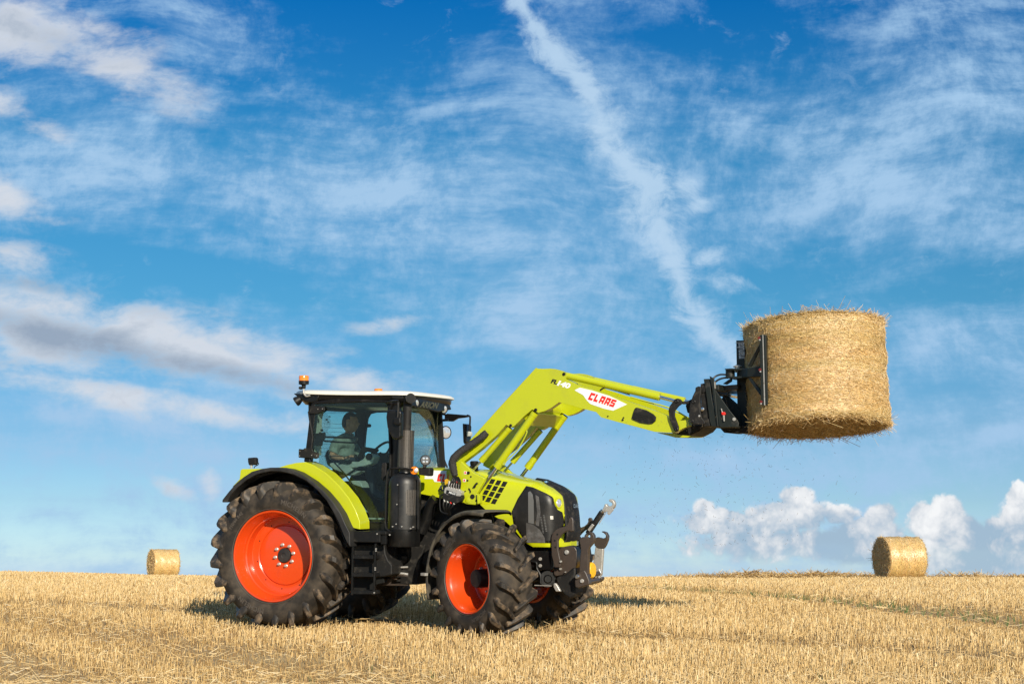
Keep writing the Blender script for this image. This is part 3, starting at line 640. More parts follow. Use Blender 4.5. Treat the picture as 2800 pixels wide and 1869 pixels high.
for q, r_ in (((0, -.9), .42), ((0, .86), .42), ((LF, -1.0), .34), ((LF, .98), .34)):
    for dxx in (-.22, 0, .22):
        p = TM @ Vector((q[0] + dxx, q[1], 0)); WHEELC.append((p.x, p.y, r_ * .8))

# ---- chassis, axles, gearbox
mb = MB()
mb.box((.15, 0, .93), (.75, .55, .60)); mb.box((.9, 0, .90), (1.1, .56, .62)); mb.box((1.9, 0, .95), (1.2, .50, .55)); mb.box((2.8, 0, 1.0), (1.1, .42, .32))
mb.tube([(0, -.62, .93), (0, .62, .93)], .17, 20); mb.tube([(0, -.60, .93), (0, -.75, .93)], .24, 20)
chassis = mb.build('gearbox_and_frame', BLACKR, tractor, bevel=.02)
mb = MB(); mb.tube([(LF, -.70, .66), (LF, -.30, .62), (LF, .30, .62), (LF, .70, .66)], [.10, .085, .085, .10], 14); mb.lathe([(.0, -.12), (.16, -.10), (.19, 0), (.16, .10), (0, .12)], (LF, 0, .60), (1, 0, 0), 20)
for s in (-1, 1): mb.tube([(LF, s * .66, .50), (LF, s * .66, .92)], .11, 14)
mb.tube([(LF + .22, -.68, .62), (LF + .24, .68, .62)], .028, 8)
mb.build('front_axle', BLACKR, tractor, bevel=.01)
# belly line between the wheels, traced
plate('side_tank', BLACKR, tractor, fl(Cc, 215, 700, 480, 695, 560, 700, 575, 800, 600, 860, 640, 910, 640, 1010, 560, 1030, 480, 1036, 225, 1040), -.93, .32, .02)
plate('frame_rail', BLACKR, tractor, fl(Cc, 470, 700, 980, 700, 920, 900, 900, 1110, 540, 1110, 620, 1020, 600, 860), -.40, .5, .015)
o = plate('support_bracket', BRONZE, tractor, fl(Cc, 540, 1110, 640, 1022, 690, 1035, 690, 1060, 640, 1060, 620, 1100, 800, 1110, 800, 1120, 545, 1118), -.62, .03, .004)
for i, (ya, yb, rad) in enumerate(((940, 930, .012), (975, 972, .010), (1000, 1005, .016), (1022, 1025, .008))):
    pipe('brake_pipe', (SILVER, BLACK, SILVER, BRONZE)[i], tractor, [PY(Cc(640, ya), -.66 + .01 * i), PY(Cc(720, ya - 6), -.68), PY(Cc(805, yb), -.66)], rad, 8)
disc('oil_filter', BLACKG, tractor, PY(Cc(700, 850), -.62), (0, -1, 0), [(.06, -.15), (.06, 0), (.05, .012), (0, .012)], 20)

# ---- fenders over the rear wheels
o = plate('rear_fender', GREEN2, tractor, fl(B, 232, 348, 296, 280, 305, 205, 318, 192, 480, 190, 640, 178, 700, 158, 780, 140, 862, 133, 930, 158, 1040, 228, 1150, 335, 1235, 440, 1290, 540, 1328, 640, 1330, 711, 1280, 700, 1203, 665, 1212, 625, 1190, 575, 1130, 480, 1050, 385, 940, 300, 820, 232, 700, 200, 560, 188, 400, 222, 300, 290), -1.06, .26, .02, 3)
mirror(o)
o = plate('fender_flare', TRIM, tractor, fl(B, 146, 478, 150, 455, 205, 385, 270, 312, 330, 262, 400, 216, 480, 192, 560, 180, 640, 180, 720, 192, 800, 222, 920, 298, 1020, 385, 1100, 478, 1165, 575, 1203, 662, 1242, 740, 1245, 862, 1215, 820, 1180, 740, 1145, 650, 1100, 560, 1040, 460, 960, 370, 870, 295, 760, 240, 650, 215, 560, 212, 450, 236, 360, 285, 280, 350, 220, 415, 190, 478), -1.22, .20, .012, 3)
mirror(o)
# inner wheel arch behind the flare
q0 = XZ(fl(B, 150, 470, 230, 400, 330, 300, 450, 240, 600, 210, 720, 220, 850, 275, 960, 355, 1050, 455, 1110, 565, 1160, 680, 1200, 800, 1235, 860), -1.15)
mb = MB(); n = len(q0); mb.add([(x, -1.15, z) for x, z in q0] + [(x, -.60, z) for x, z in q0], [(i, i + 1, i + 1 + n, i + n) for i in range(n - 1)])
o = mb.build('wheel_arch', BLACK, tractor); sl = o.modifiers.new('thick', 'SOLIDIFY'); sl.thickness = .015; mirror(o)
plate('fender_apron', BLACK, tractor, fl(B, 300, 300, 560, 200, 760, 190, 1000, 330, 1180, 560, 1235, 800, 1150, 900, 1000, 900, 800, 700, 400, 500), -.62, .03, .0)

# front fenders follow the steering
def front_fender(sgn):
    e = empty('front_fender', tractor); e.location = (LF, sgn * 1.0, .70); e.rotation_euler = (0, 0, -STEER); e.scale = (1, -sgn, 1)
    mb = MB(); n = 40; R0 = .785; a0, a1 = radians(73), radians(200); rows = []
    sec = [(-.265, -.035), (-.265, .0), (-.23, .022), (.0, .03), (.30, .022), (.335, .0), (.335, -.03)]
    vs = []
    for i in range(n + 1):
        t = i / n; a = a0 + (a1 - a0) * t; Ra = R0 + (.03 * (1 - t) ** 6) + .03 * t ** 3; wdt = 1 if t > .08 else .75 + 3 * t
        vs += [((Ra + dr) * cos(a), y * wdt, (Ra + dr) * sin(a)) for y, dr in sec]
    k = len(sec); mb.add(vs, [(i * k + j, i * k + j + 1, (i + 1) * k + j + 1, (i + 1) * k + j) for i in range(n) for j in range(k - 1)])
    s = mb.build('fender_shell', DUSTY, e); sl = s.modifiers.new('thick', 'SOLIDIFY'); sl.thickness = .008
    mb = MB(); mb.box(((R0 + .02) * cos(radians(178)) + .02, -.30, (R0) * sin(radians(178))), (.09, .05, .035)); mb.build('fender_clamp', SILVER, e, bevel=.004)
    mb = MB(); mb.tube([(-.05, .30, .05), (-.10, .28, .45), (-.10, .20, .775)], .02, 8, 4); mb.build('fender_stay', BLACK, e)
front_fender(-1); front_fender(1)

# ---- bonnet: lofted body, narrow and rounded at the nose
HW = .45
top_px = fl(D, 0, 118, 100, 119, 300, 124, 500, 131, 720, 146, 830, 176, 1010, 215, 1170, 240, 1290, 297, 1370, 360, 1410, 430, 1427, 540, 1436, 640)
topl = [PY(p, .0) for p in top_px]
noseX = PY(D(1436, 640), .12).x
def ztop(x):
    pts = [(p.x, p.z) for p in topl[:-3]]
    for (x0, z0), (x1, z1) in zip(pts, pts[1:]):
        if x <= x1: return z0 + (z1 - z0) * (x - x0) / (x1 - x0)
    return pts[-1][1]
X0 = PY(D(20, 118), -HW).x; XS = PY(D(1130, 400), -HW).x      # where the nose starts to round in plan
ZN0 = PY(D(1436, 660), -.05).z; zbot = PY(D(1225, 800), -HW).z
zs0 = ztop(XS)
def section(x):
    """half section: list of (y, z) from bottom outer edge to top centre"""
    t = max(0.0, (x - XS) / (noseX - XS)); f = (1 - min(t, 1) ** 2.6) ** (1 / 2.0) if t < 1 else 0
    wd = max(HW * f, .10 * (1 if t < 1 else .6)) if t > 0 else HW
    if x < PY(D(890, 600), -HW).x: # lower edge steps up behind the grille panel
        pass
    zt = ztop(min(x, topl[-4].x))
    if t > 0:
        zt = ZN0 + (zs0 - ZN0) * (1 - min(t, 1) ** 3.4) ** (1 / 2.1) if t < 1 else ZN0
        zt = min(zt, ztop(min(x, topl[-4].x)))
    zb = zbot
    s = min(1, wd / HW); r = .15 * s
    return [(wd * .98, zb), (wd, zb + .03), (wd, zb + (zt - r - zb) * .5), (wd, zt - r * 1.1), (wd * .985 - .004, zt - r * .75), (wd - r * .30, zt - r * .28), (wd - r * .8, zt - r * .06), (wd * .5, zt + .004), (wd * .25, zt + .010), (0, zt + .012)]
xs = list(np.linspace(X0, XS, 16)) + [XS + (noseX - XS) * (1 - (1 - k / 22) ** 2) for k in range(1, 23)]
mb = MB(); rowsv = []
for x in xs:
    h = section(x); full = [(-y, z) for y, z in h] + [(y, z) for y, z in reversed(h[:-1])]; rowsv.append([(x, y, z) for y, z in full])
k = len(rowsv[0]); mb.add([p for r_ in rowsv for p in r_], [(i * k + j, i * k + j + 1, (i + 1) * k + j + 1, (i + 1) * k + j) for i in range(len(xs) - 1) for j in range(k - 1)] + [tuple(range(k)), tuple((len(xs) - 1) * k + j for j in range(k))])
# raise the lower edge behind the grille: traced underside of the bonnet
lowl = XZ(fl(D, -250, 310, 105, 345, 270, 382, 450, 420, 600, 432, 700, 528, 860, 600, 990, 770, 1010, 820, 1225, 828, 1360, 776, 1440, 770), -HW)
for v in mb.v:
    for (x0, z0), (x1, z1) in zip(lowl, lowl[1:]):
        if x0 <= v.x <= x1:
            zl = z0 + (z1 - z0) * (v.x - x0) / (x1 - x0)
            zt = ztop(min(v.x, topl[-4].x)) - .17
            if v.z < zl and v.x < XS + .1: v.z = zl + max(0, (v.z - zbot)) * .15
hood = mb.build('bonnet', GREEN2, tractor, smooth=50)
hv = [v.co.copy() for v in hood.data.vertices]; HB = BVHTree.FromPolygons(hv, [tuple(p.vertices) for p in hood.data.polygons])
def on_surface(name, m, parent, poly, off=.004, step=9, bvh=HB, y_def=-HW, thick=0):
    """a thin panel lying on a body's surface; outline given in photograph pixels"""
    P = [Vector(p) for p in poly]; n = len(P); B_ = []
    for i in range(n):
        a, b = P[i], P[(i + 1) % n]; m_ = max(1, int((b - a).length / step)); B_ += [a.lerp(b, t / m_) for t in range(m_)]
    nb = len(B_); x0 = min(p.x for p in B_); x1 = max(p.x for p in B_); y0 = min(p.y for p in B_); y1 = max(p.y for p in B_)
    pts = list(B_); yy = y0 + step / 2
    while yy < y1:
        xx = x0 + step / 2
        while xx < x1:
            c = False; j = nb - 1
            for i in range(nb):
                if (B_[i].y > yy) != (B_[j].y > yy) and xx < (B_[j].x - B_[i].x) * (yy - B_[i].y) / (B_[j].y - B_[i].y) + B_[i].x: c = not c
                j = i
            if c: pts.append(Vector((xx, yy)))
            xx += step
        yy += step
    r_ = delaunay_2d_cdt(pts, [], [list(range(nb))], 1, 1e-4); vs = []
    for p in r_[0]:
        d = TRI @ ray(p); hit, nr, _, _ = bvh.ray_cast(CL, d)
        if hit is None: hit = PY(p, y_def); nr = Vector((0, -1, 0))
        if nr.dot(d) > 0: nr = -nr
        vs.append(hit + nr * off)
    mb = MB(); mb.add(vs, [tuple(f) for f in r_[2]]); o = mb.build(name, m, parent, smooth=60)
    if thick: sl = o.modifiers.new('thick', 'SOLIDIFY'); sl.thickness = thick; sl.offset = -1
    return o
# dark mesh side panel with the cooler showing through
gp = on_surface('side_grille', GRILLE, tractor, fl(D, 1000, 275, 1060, 288, 1170, 338, 1222, 368, 1234, 385, 1240, 430, 1268, 478, 1308, 500, 1322, 560, 1325, 590, 1310, 650, 1285, 700, 1255, 735, 1212, 765, 1000, 760, 945, 680, 892, 600, 876, 495, 930, 380), .004, 8, thick=.003)
m = mat('cooler_grey', (.16, .155, .145), .4, metal=.3)
on_surface('cooler_fins', m, gp, fl(D, 1018, 330, 1035, 320, 1055, 345, 1066, 400, 1068, 600, 1020, 590), .007, 8)
m2 = mat('cooler_dark_grey', (.065, .06, .055), .4, noise=(14, (.11, .105, .1), .4, .7))  # darker grey of the cooler housing and pipes
on_surface('cooler_housing', m2, gp, fl(D, 1000, 590, 1060, 605, 1120, 650, 1160, 720, 1165, 762, 1005, 760), .007, 8)
for x0, y0 in ((1120, 540), (1146, 525)):
    for i in range(11): on_surface('hose_coil', m, gp, fl(D, x0 + i * 2, y0 + i * 13, x0 + 14 + i * 2, y0 + 3 + i * 13, x0 + 14 + i * 2, y0 + 9 + i * 13, x0 + i * 2, y0 + 6 + i * 13), .007, 8)
on_surface('latch', MATS['silver_paint'], gp, fl(D, 1204, 532, 1230, 532, 1230, 562, 1206, 562), .008, 8)
on_surface('pipe_bundle', m2, gp, fl(D, 1080, 350, 1110, 370, 1125, 500, 1110, 620, 1085, 610, 1095, 500), .007, 9)
# louvres: three slanting columns of dark openings between green ribs
lv = []
for c in range(3):
    for r_ in range(4):
        tx, ty = 722 + c * 52, 212 + c * 10.5; bx, by = 615 + c * 49, 398 + c * 16
        f0, f1 = (r_ + .06) / 4, (r_ + .90) / 4
        x0, y0, x1, y1 = tx + (bx - tx) * f0, ty + (by - ty) * f0, tx + (bx - tx) * f1, ty + (by - ty) * f1
        if c == 0 and r_ == 3: pass
        lv.append(on_surface('louvre_opening', DARKIN, tractor, fl(D, x0 - 20, y0, x0 + 18, y0 + 6, x1 + 19, y1 + 6, x1 - 19, y1 - 1), .004, 10))
# black centre strip over the nose
mb = MB(); rows = []
xsb = PY(D(1012, 225), -.2).x
prof_s = []
for x in [q for q in xs if q > xsb - .02]: prof_s.append((x, max(z for _, z in section(x))))
prof_s = [p for p in prof_s if p[1] > ZN0 + .02]; zl_ = PY(D(1415, 772), -.05).z
prof_s += [(noseX + .006 - .045 * (k_ / 8) ** 2, ZN0 + (zl_ - ZN0) * k_ / 8) for k_ in range(0, 9)]
NJ = 13
for i, (x, z) in enumerate(prof_s):
    x0, z0 = prof_s[max(i - 1, 0)]; x1, z1 = prof_s[min(i + 1, len(prof_s) - 1)]; tl2 = math.hypot(x1 - x0, z1 - z0); nx_, nz_ = -(z1 - z0) / tl2, (x1 - x0) / tl2
    s_ = i / (len(prof_s) - 1); wl = .02 + .20 * min(1, (x - xsb) / .30) ** .7 if x < xsb + .30 else .22 + .03 * min(1, max(0, (s_ - .35) * 3))
    rows.append([(x + nx_ * .022 - abs(u) ** 2.4 * .028 * nx_, u * wl, z + nz_ * .022 - abs(u) ** 2.4 * .028 * nz_) for u in np.linspace(-1, 1, NJ)])
mb.add([p for r_ in rows for p in r_], [(i * NJ + j, i * NJ + j + 1, (i + 1) * NJ + j + 1, (i + 1) * NJ + j) for i in range(len(rows) - 1) for j in range(NJ - 1)])
strip = mb.build('nose_strip', BLACKR, tractor, smooth=60); sl = strip.modifiers.new('thick', 'SOLIDIFY'); sl.thickness = .02; sl.offset = -1
strip_b = BVHTree.FromPolygons([v.co.copy() for v in strip.data.vertices], [tuple(p.vertices) for p in strip.data.polygons])
def headlight(px, r, parent):
    d = TRI @ ray(px); hit, nr, _, _ = HB.ray_cast(CL, d)
    if hit is None: hit = PY(px, -.3); nr = Vector((.6, -.8, 0))
    if nr.dot(d) > 0: nr = -nr
    ax = (nr + Vector((.5, 0, 0))).normalized()
    b = disc('headlight', GREEN2, parent, hit, ax, [(r * 1.35, -.01), (r * 1.28, .006), (r * 1.05, .010), (r, .002), (r, -.01)], 32)
    disc('lens', LENS, b, hit, ax, [(r * .99, 0), (r * .8, .010), (r * .35, .016), (0, .017)], 32)
headlight(D(1280, 422), .052, tractor); headlight(D(1346, 528), .040, tractor)
disc('nose_badge_light', CHROME, tractor, PY(D(1168, 240), -.15), (0, 0, 1), [(.03, -.01), (.028, .01), (0, .016)], 16)
# bonnet decals
dw = on_surface('maker_panel', STICKW, tractor, fl(D, 130, 140, 318, 148, 318, 245, 215, 240, 200, 215, 130, 215), .003, 9)
block_letters('maker_lettering', STICKR, dw, D(243, 202), D(440, 216), -HW - .004, .095)
side_text('model_lettering', 'ARION', STICKBL, tractor, D(243, 292), D(420, 305), -HW - .004, .10, bold=.004, shear=.15, space=1.05)
v = strip_b.ray_cast(CL, TRI @ ray(D(1398, 448)))
vs, fs = text_mesh('CLAAS', .065, bold=.003); mb = MB(); mb.add([(noseX + .034, q.x * .9, q.y + PY(D(1398, 448), -.1).z) for q in vs], fs); mb.build('maker_lettering', mat('nose_lettering_grey', (.12, .16, .2), .4), strip, smooth=0)
# battery and engine parts under the bonnet, behind the front wheel
plate('engine_side', BLACKR, tractor, fl(D, 100, 345, 600, 430, 700, 530, 860, 600, 1000, 770, 1040, 1000, 900, 1130, 300, 1130, 60, 900), -.34, .1, .01)
o = pipe('intake_pipe', BLACKG, tractor, V3(fl(Cc, 935, 575, 990, 450, 1040, 300, 1090, 240), -.50), .075, 16)
plate('front_apron', BLACKG, tractor, fl(D, 1005, 828, 1225, 830, 1225, 890, 1225, 1000, 1100, 1000, 1010, 960), -.38, .7, .02)

# ---- front hitch: brown-grey castings
def hplate(name, y, t, *xy, m=BRONZE, bevel=.012): return plate(name, m, tractor, fl(Hh, *xy), y, t, bevel, 3)
hb = hplate('hitch_side_cheek', -.36, .16, 575, 800, 600, 765, 690, 748, 750, 762, 772, 800, 775, 950, 760, 990, 640, 1060, 545, 1075, 522, 1050, 525, 985, 572, 975)
hplate('hitch_side_cheek', .22, .14, 600, 800, 690, 748, 775, 770, 775, 1000, 640, 1060, 545, 1075)
hplate('hitch_step_cover', -.38, .30, 535, 1090, 640, 1055, 745, 965, 765, 1010, 755, 1100, 755, 1270, 725, 1305, 690, 1318, 640, 1285, 590, 1220, 555, 1150, m=BLACKR, bevel=.035)
hplate('mounting_plate', -.37, .03, 355, 880, 500, 885, 520, 985, 590, 985, 590, 1005, 360, 985)
g1 = hplate('guard_bracket', -.46, .045, 685, 460, 700, 440, 720, 442, 732, 470, 735, 590, 715, 602, 690, 590, 660, 594, 610, 628, 580, 675, 570, 700, 573, 800, 590, 880, 602, 930, 592, 980, 530, 982, 520, 930, 500, 850, 496, 660, 510, 615, 545, 578, 600, 552, 645, 540, 670, 515, 682, 490)
hplate('guard_bracket', .40, .045, 780, 640, 790, 590, 810, 555, 850, 540, 880, 515, 893, 490, 890, 462, 905, 447, 928, 452, 936, 480, 925, 520, 900, 562, 850, 590, 820, 620, 795, 650)
for x_, y_, yy in ((565, 627, -.462), (536, 693, -.462), (543, 765, -.462)):
    disc('bracket_hole', DARKIN, g1, PY(Hh(x_, y_), yy), (0, -1, 0), [(.012, 0), (.012, .002), (0, .002)], 14)
for x_, y_, yy, r_ in ((383, 890, -.375, .022), (383, 962, -.375, .022), (602, 918, -.465, .015), (600, 998, -.375, .015), (652, 1030, -.39, .008), (665, 818, -.365, .028), (830, 1125, -.50, .025), (1008, 1090, .30, .022)):
    disc('bolt_head', SILVER, tractor, PY(Hh(x_, y_), yy), (0, -1, 0), [(r_, -.01), (r_, .012), (r_ * .8, .018), (0, .018)], 6 if r_ < .02 else 16)
# lower links, folded up, with claw hooks
hplate('link_rocker', .10, .10, 880, 1130, 990, 1118, 1038, 1080, 1046, 1108, 1010, 1142, 900, 1172)
lk = hplate('lower_link', -.46, .075, 810, 745, 800, 700, 808, 672, 830, 655, 880, 655, 905, 672, 915, 650, 910, 628, 895, 612, 905, 600, 935, 608, 955, 640, 958, 680, 945, 720, 910, 760, 893, 790, 892, 1080, 880, 1130, 800, 1140, 798, 1000, 815, 800)
lk2 = hplate('lower_link', .40, .075, 955, 700, 965, 668, 990, 657, 1050, 672, 1080, 660, 1083, 635, 1060, 613, 1035, 600, 1045, 592, 1085, 606, 1105, 645, 1100, 690, 1078, 745, 1055, 780, 1000, 775, 962, 748)
hplate('link_arm', .41, .06, 970, 755, 1055, 780, 1035, 1070, 950, 1080, 945, 950, m=SILVER)
rk_ = hplate('link_rocker', -.50, .10, 745, 1085, 770, 1050, 820, 1015, 850, 1008, 872, 1040, 905, 1125, 905, 1165, 790, 1202, 755, 1190)
hplate('link_clevis', .34, .05, 940, 1040, 990, 990, 1015, 995, 1035, 1040, 1020, 1090, 990, 1115, 930, 1100, m=SILVER)
disc('link_pin', STEEL, tractor, PY(Hh(785, 1078), -.50), (0, -1, 0), [(.028, -.02), (.028, .03), (.02, .04), (0, .04)], 16)
mb = MB(); mb.tube([PY(Hh(785, 1078), -.5), PY(Hh(785, 1078), -.5) + Vector((0, .72, 0))], .03, 12); mb.tube([PY(Hh(865, 1140), -.46), PY(Hh(865, 1140), -.46) + Vector((0, .45, 0))], .03, 14); mb.build('hitch_cross_shaft', BRONZE, tractor)
disc('shaft_guard', YELLOW, tractor, PY(Hh(915, 1010), -.05), (1, -.08, 0), [(.098, -.04), (.098, .03), (.085, .045), (0, .05)], 24)
hplate('hitch_centre_block', -.15, .3, 760, 760, 830, 760, 850, 900, 850, 1120, 760, 1150, m=BLACKR)
disc('front_belt_pulley', BLACKG, tractor, PY(Hh(462, 1105), -.36), (.5, -.85, 0), [(.0, .02), (.04, .02), (.055, .0), (.10, .0), (.105, -.05)], 28)
pipe('hitch_hose', BLACK, tractor, V3(fl(Hh, 290, 915, 340, 930, 345, 990, 380, 1060, 385, 1150), -.42), .012, 8)
pipe('grease_pipe', SILVER, tractor, V3(fl(Hh, 320, 1172, 500, 1178), -.42), .006, 6)
hplate('lower_eye', -.42, .05, 520, 1150, 545, 1148, 568, 1180, 600, 1240, 545, 1240, 520, 1190, m=SILVER)
# top link pointing up and forward
a, b = PY(Hh(868, 655), -.05), PY(Hh(1045, 385), -.05)
tl = pipe('top_link', BLACKR, tractor, [a.lerp(b, .14), a.lerp(b, .98)], .036, 14, 0)
mb = MB(); mb.tube([a, a.lerp(b, .2)], .022, 10); mb.tube([a.lerp(b, .9), a.lerp(b, 1.05)], .03, 12); mb.build('link_thread', STEEL, tl)
mb = MB(); pp = a.lerp(b, .38); mb.box(pp, (.10, .10, .035), Matrix.Rotation(-.9, 3, 'Y')); mb.build('link_collar', SILVER, tl, bevel=.006)
hk = plate('hook', SILVER, tl, fl(Hh, 1040, 372, 1062, 330, 1070, 302, 1085, 300, 1100, 325, 1135, 325, 1152, 310, 1150, 290, 1125, 278, 1113, 268, 1118, 252, 1140, 247, 1170, 268, 1180, 300, 1172, 335, 1140, 370, 1112, 385, 1072, 388, 1060, 395), -.085, .07, .015, 3); hk.parent = tl
plate('release_lever', SILVER, tl, fl(Hh, 1090, 400, 1155, 345, 1168, 365, 1125, 415, 1115, 420), -.10, .012, .003)
pipe('release_rod', SILVER, tl, V3(fl(Hh, 1085, 395, 1030, 480, 1010, 520), -.12), .006, 6)

# ------------------------------------------------------------------ cab
YN, YF = -.77, .72
xr = PY(A(300, 800), YN).x
# roof: domed white shell over a black tray
x_r = PY(A(150, 350), -.80).x - .10; x_f = PY(A(1345, 365), -.80).x
zr_r, zr_m, zr_f = PY(A(150, 348), -.80).z, PY(A(800, 370), -.80).z, PY(A(1345, 365), -.80).z
def zedge(x):
    t = (x - x_r) / (x_f - x_r)
    return zr_r + (zr_f - zr_r) * t + (zr_m - (zr_r + zr_f) / 2) * 4 * t * (1 - t) * .9
def plan(n, x0, x1, hw, e=5.0):
    out = []
    for i in range(n):
        a = 2 * pi * i / n; c, s = cos(a), sin(a); out.append(((x0 + x1) / 2 + (x1 - x0) / 2 * abs(c) ** (2 / e) * (1 if c >= 0 else -1), hw * abs(s) ** (2 / e) * (1 if s >= 0 else -1)))
    return out
def shell(levels, n=72):     # levels: (inset, dz)
    mb = MB(); rows = []
    for ins, dz in levels: rows.append([(x, y, zedge(x) + dz) for x, y in plan(n, x_r + ins, x_f - ins, .82 - ins)])
    mb.add([p for r_ in rows for p in r_], [(i * n + j, i * n + (j + 1) % n, (i + 1) * n + (j + 1) % n, (i + 1) * n + j) for i in range(len(rows) - 1) for j in range(n)] + [tuple(range(n)), tuple((len(rows) - 1) * n + j for j in range(n))])
    return mb
roof = shell([(.02, -.005), (0, .0), (0, .018), (.03, .042), (.12, .060), (.35, .074), (.7, .080)]).build('cab_roof', WHITE, tractor, smooth=60)
roof['label'] = 'off-white domed roof with a black underside'
tray = shell([(.03, -.004), (.035, -.06), (.10, -.135), (.25, -.15)]).build('roof_tray', BLACKG, roof, smooth=50)
# front face of the roof with lamps and lettering
for px in (A(1400, 455), A(1690, 515)):
    p = PX(px, x_f - .06); ax = (1, -.35, -.25)
    b = disc('roof_work_light', BLACK, roof, p, ax, [(.062, -.08), (.062, .02), (.055, .03), (.05, .02)], 24); disc('lens', LENS, b, p, ax, [(.050, .018), (.03, .028), (0, .03)], 24)
vs, fs = text_mesh('ARION', .115, bold=.003, shear=.1); pa, pb = PX(A(1450, 465), x_f - .02), PX(A(1630, 490), x_f - .02); mb = MB()
w0 = max(v.x for v in vs) - min(v.x for v in vs); f = abs(pb.y - pa.y) / w0 * .98; cy, cz = (pa.y + pb.y) / 2, (pa.z + pb.z) / 2
mb.add([(x_f - .012 + v.y * .35, cy + v.x * f, cz + v.y * .9) for v in vs], fs); mb.build('model_lettering', mat('dim_grey_lettering', (.10, .105, .08), .5), roof, smooth=0)
xplate('roof_front_panel', BLACKG, roof, fl(A, 1310, 380, 1500, 412, 1760, 475, 1775, 520, 1690, 535, 1640, 545, 1480, 505, 1350, 480), x_f - .035, .05, .012)
plate('roof_side_vent', BLACKR, roof, fl(A, 1165, 372, 1275, 378, 1280, 405, 1240, 412, 1165, 405), -.825, .02, .005)
# lens badge lights and antennas on the roof
def lathe_at(name, m, parent, px, y, prof, ax=(0, 0, 1), n=24): return disc(name, m, parent, PY(px, y), ax, prof, n)
lathe_at('marker_lamp', AMBER, roof, A(1025, 324), -.5, [(.055, -.01), (.055, .012), (.045, .022), (0, .024)])
lathe_at('antenna_dome', WHITE, roof, A(1555, 392), .1, [(.045, -.03), (.042, .03), (.030, .045), (0, .05)])
xp = lathe_at('roof_hatch_edge', BLACKG, roof, A(1370, 352), .0, [(.10, -.01), (.09, .006), (0, .008)])
# rear corner under the roof: lamp and loom
plate('rear_roof_corner', BLACKG, roof, fl(A, 148, 352, 215, 358, 330, 372, 420, 375, 400, 440, 345, 455, 270, 440, 205, 400), -.80, .10, .02)
o = lathe_at('rear_work_light', BLACK, roof, A(200, 430), -.78, [(.0, -.05), (.04, -.05), (.062, .0), (.062, .03), (.052, .035), (0, .03)], (-.7, -.3, -.5))
# beacon on its stalk
bp = PY(A(264, 262), -.84)
bc_ = pipe('beacon_stalk', SILVER, roof, V3(fl(A, 325, 376, 290, 382, 265, 350, 264, 305), -.84), .012, 8)
bb_ = disc('beacon', BLACK, roof, bp, (0, 0, 1), [(.0, -.06), (.025, -.055), (.028, -.01), (.066, .0), (.068, .045), (.06, .048)], 28)
disc('beacon_lens', AMBER, bb_, bp, (0, 0, 1), [(.064, .044), (.066, .095), (.060, .112), (.0, .114)], 28)
disc('beacon_clamp', BLACKR, bb_, PY(A(232, 300), -.84), (0, -1, 0), [(.02, -.02), (.02, .02), (.012, .024), (0, .022)], 14)

# near side frame
post = plate('rear_post', BLACKG, tractor, fl(A, 345, 455, 372, 455, 378, 560, 350, 800, 325, 1058, 262, 1052, 290, 850, 320, 600), YN - .02, .09, .012)
fp = plate('front_post', BLACKG, tractor, fl(A, 1112, 440, 1240, 445, 1240, 700, 1232, 1180, 1220, 1500, 1150, 1560, 1135, 1100, 1150, 900, 1128, 650), YN + .01, .07, .01)
plate('door_header', BLACKG, tractor, fl(A, 340, 436, 1240, 430, 1240, 470, 340, 480), YN, .06, .01)
sill = plate('cab_sill', BLACKG, tractor, fl(Cc, 300, 430, 330, 470, 560, 478, 700, 480, 700, 620, 215, 600, 215, 562, 305, 545), YN - .02, .25, .012)
door_px = fl(A, 378, 452, 1112, 438, 1132, 560, 1150, 900, 1146, 1200) + fl(Cc, 585, 150, 590, 300, 580, 470, 350, 466, 318, 445, 290, 395) + fl(B, 1290, 490, 1245, 390, 1180, 300, 1110, 230, 1030, 178, 950, 138) + fl(A, 330, 1040, 360, 800)
dq = XZ(door_px, YN); n = len(dq)
door = empty('cab_door', tractor)
mb = MB(); mb.tube([(x, YN - .012, z) for x, z in dq + dq[:2]], .016, 8, 3, caps=False); fr_ = mb.build('door_frame', BLACK, door)
mb = MB(); mb.prism(dq, YN - .012, .006); mb.build('door_glass', GLASS, door, smooth=0)
# hinges and handle
plate('hinge', BLACKR, door, fl(A, 335, 480, 400, 485, 470, 490, 475, 530, 405, 562, 320, 562, 325, 520), YN - .05, .03, .008)
plate('hinge', BLACKR, door, fl(A, 210, 920, 258, 925, 265, 912, 345, 915, 355, 945, 412, 965, 410, 1010, 385, 1022, 300, 1010, 262, 1015, 208, 1008), YN - .06, .03, .008)
for x_, y_ in ((225, 943), (222, 990), (345, 985), (397, 990), (408, 515), (455, 512)): disc('hinge_bolt', SILVER, door, PY(A(x_, y_), YN - .062), (0, -1, 0), [(.006, 0), (.006, .004), (0, .005)], 8)
plate('door_handle', BLACKR, door, fl(A, 1062, 1062, 1098, 1060, 1106, 1080, 1100, 1180, 1085, 1240, 1062, 1242, 1052, 1220, 1055, 1100), YN - .06, .035, .012)
for yq in (690, 770): pass
pipe('door_grab_bar', BLACK, door, V3(fl(I, 395, 690, 700, 698, 900, 705, 945, 715, 940, 755, 900, 782, 700, 775, 400, 755), YN + .05), .012, 8, 4)
plate('door_lock', BLACKR, door, fl(I, 245, 630, 400, 610, 410, 700, 360, 770, 350, 835, 240, 830), YN + .02, .04, .008)
for cx_, cy_, r_ in ((362, 576, .016), (335, 620, .012), (385, 640, .014)): disc('lock_knob', BLACK, door, PY(I(cx_, cy_), YN + .02), (0, -1, 0), [(r_, -.01), (r_, .01), (0, .02)], 12)
for cx_, cy_, r_ in ((493, 352, .011), (446, 402, .014), (471, 440, .010)): disc('glass_bolt', BLACK, door, PY(I(cx_, cy_), .60), (0, -1, 0), [(r_, -.01), (r_, .01), (0, .012)], 12)
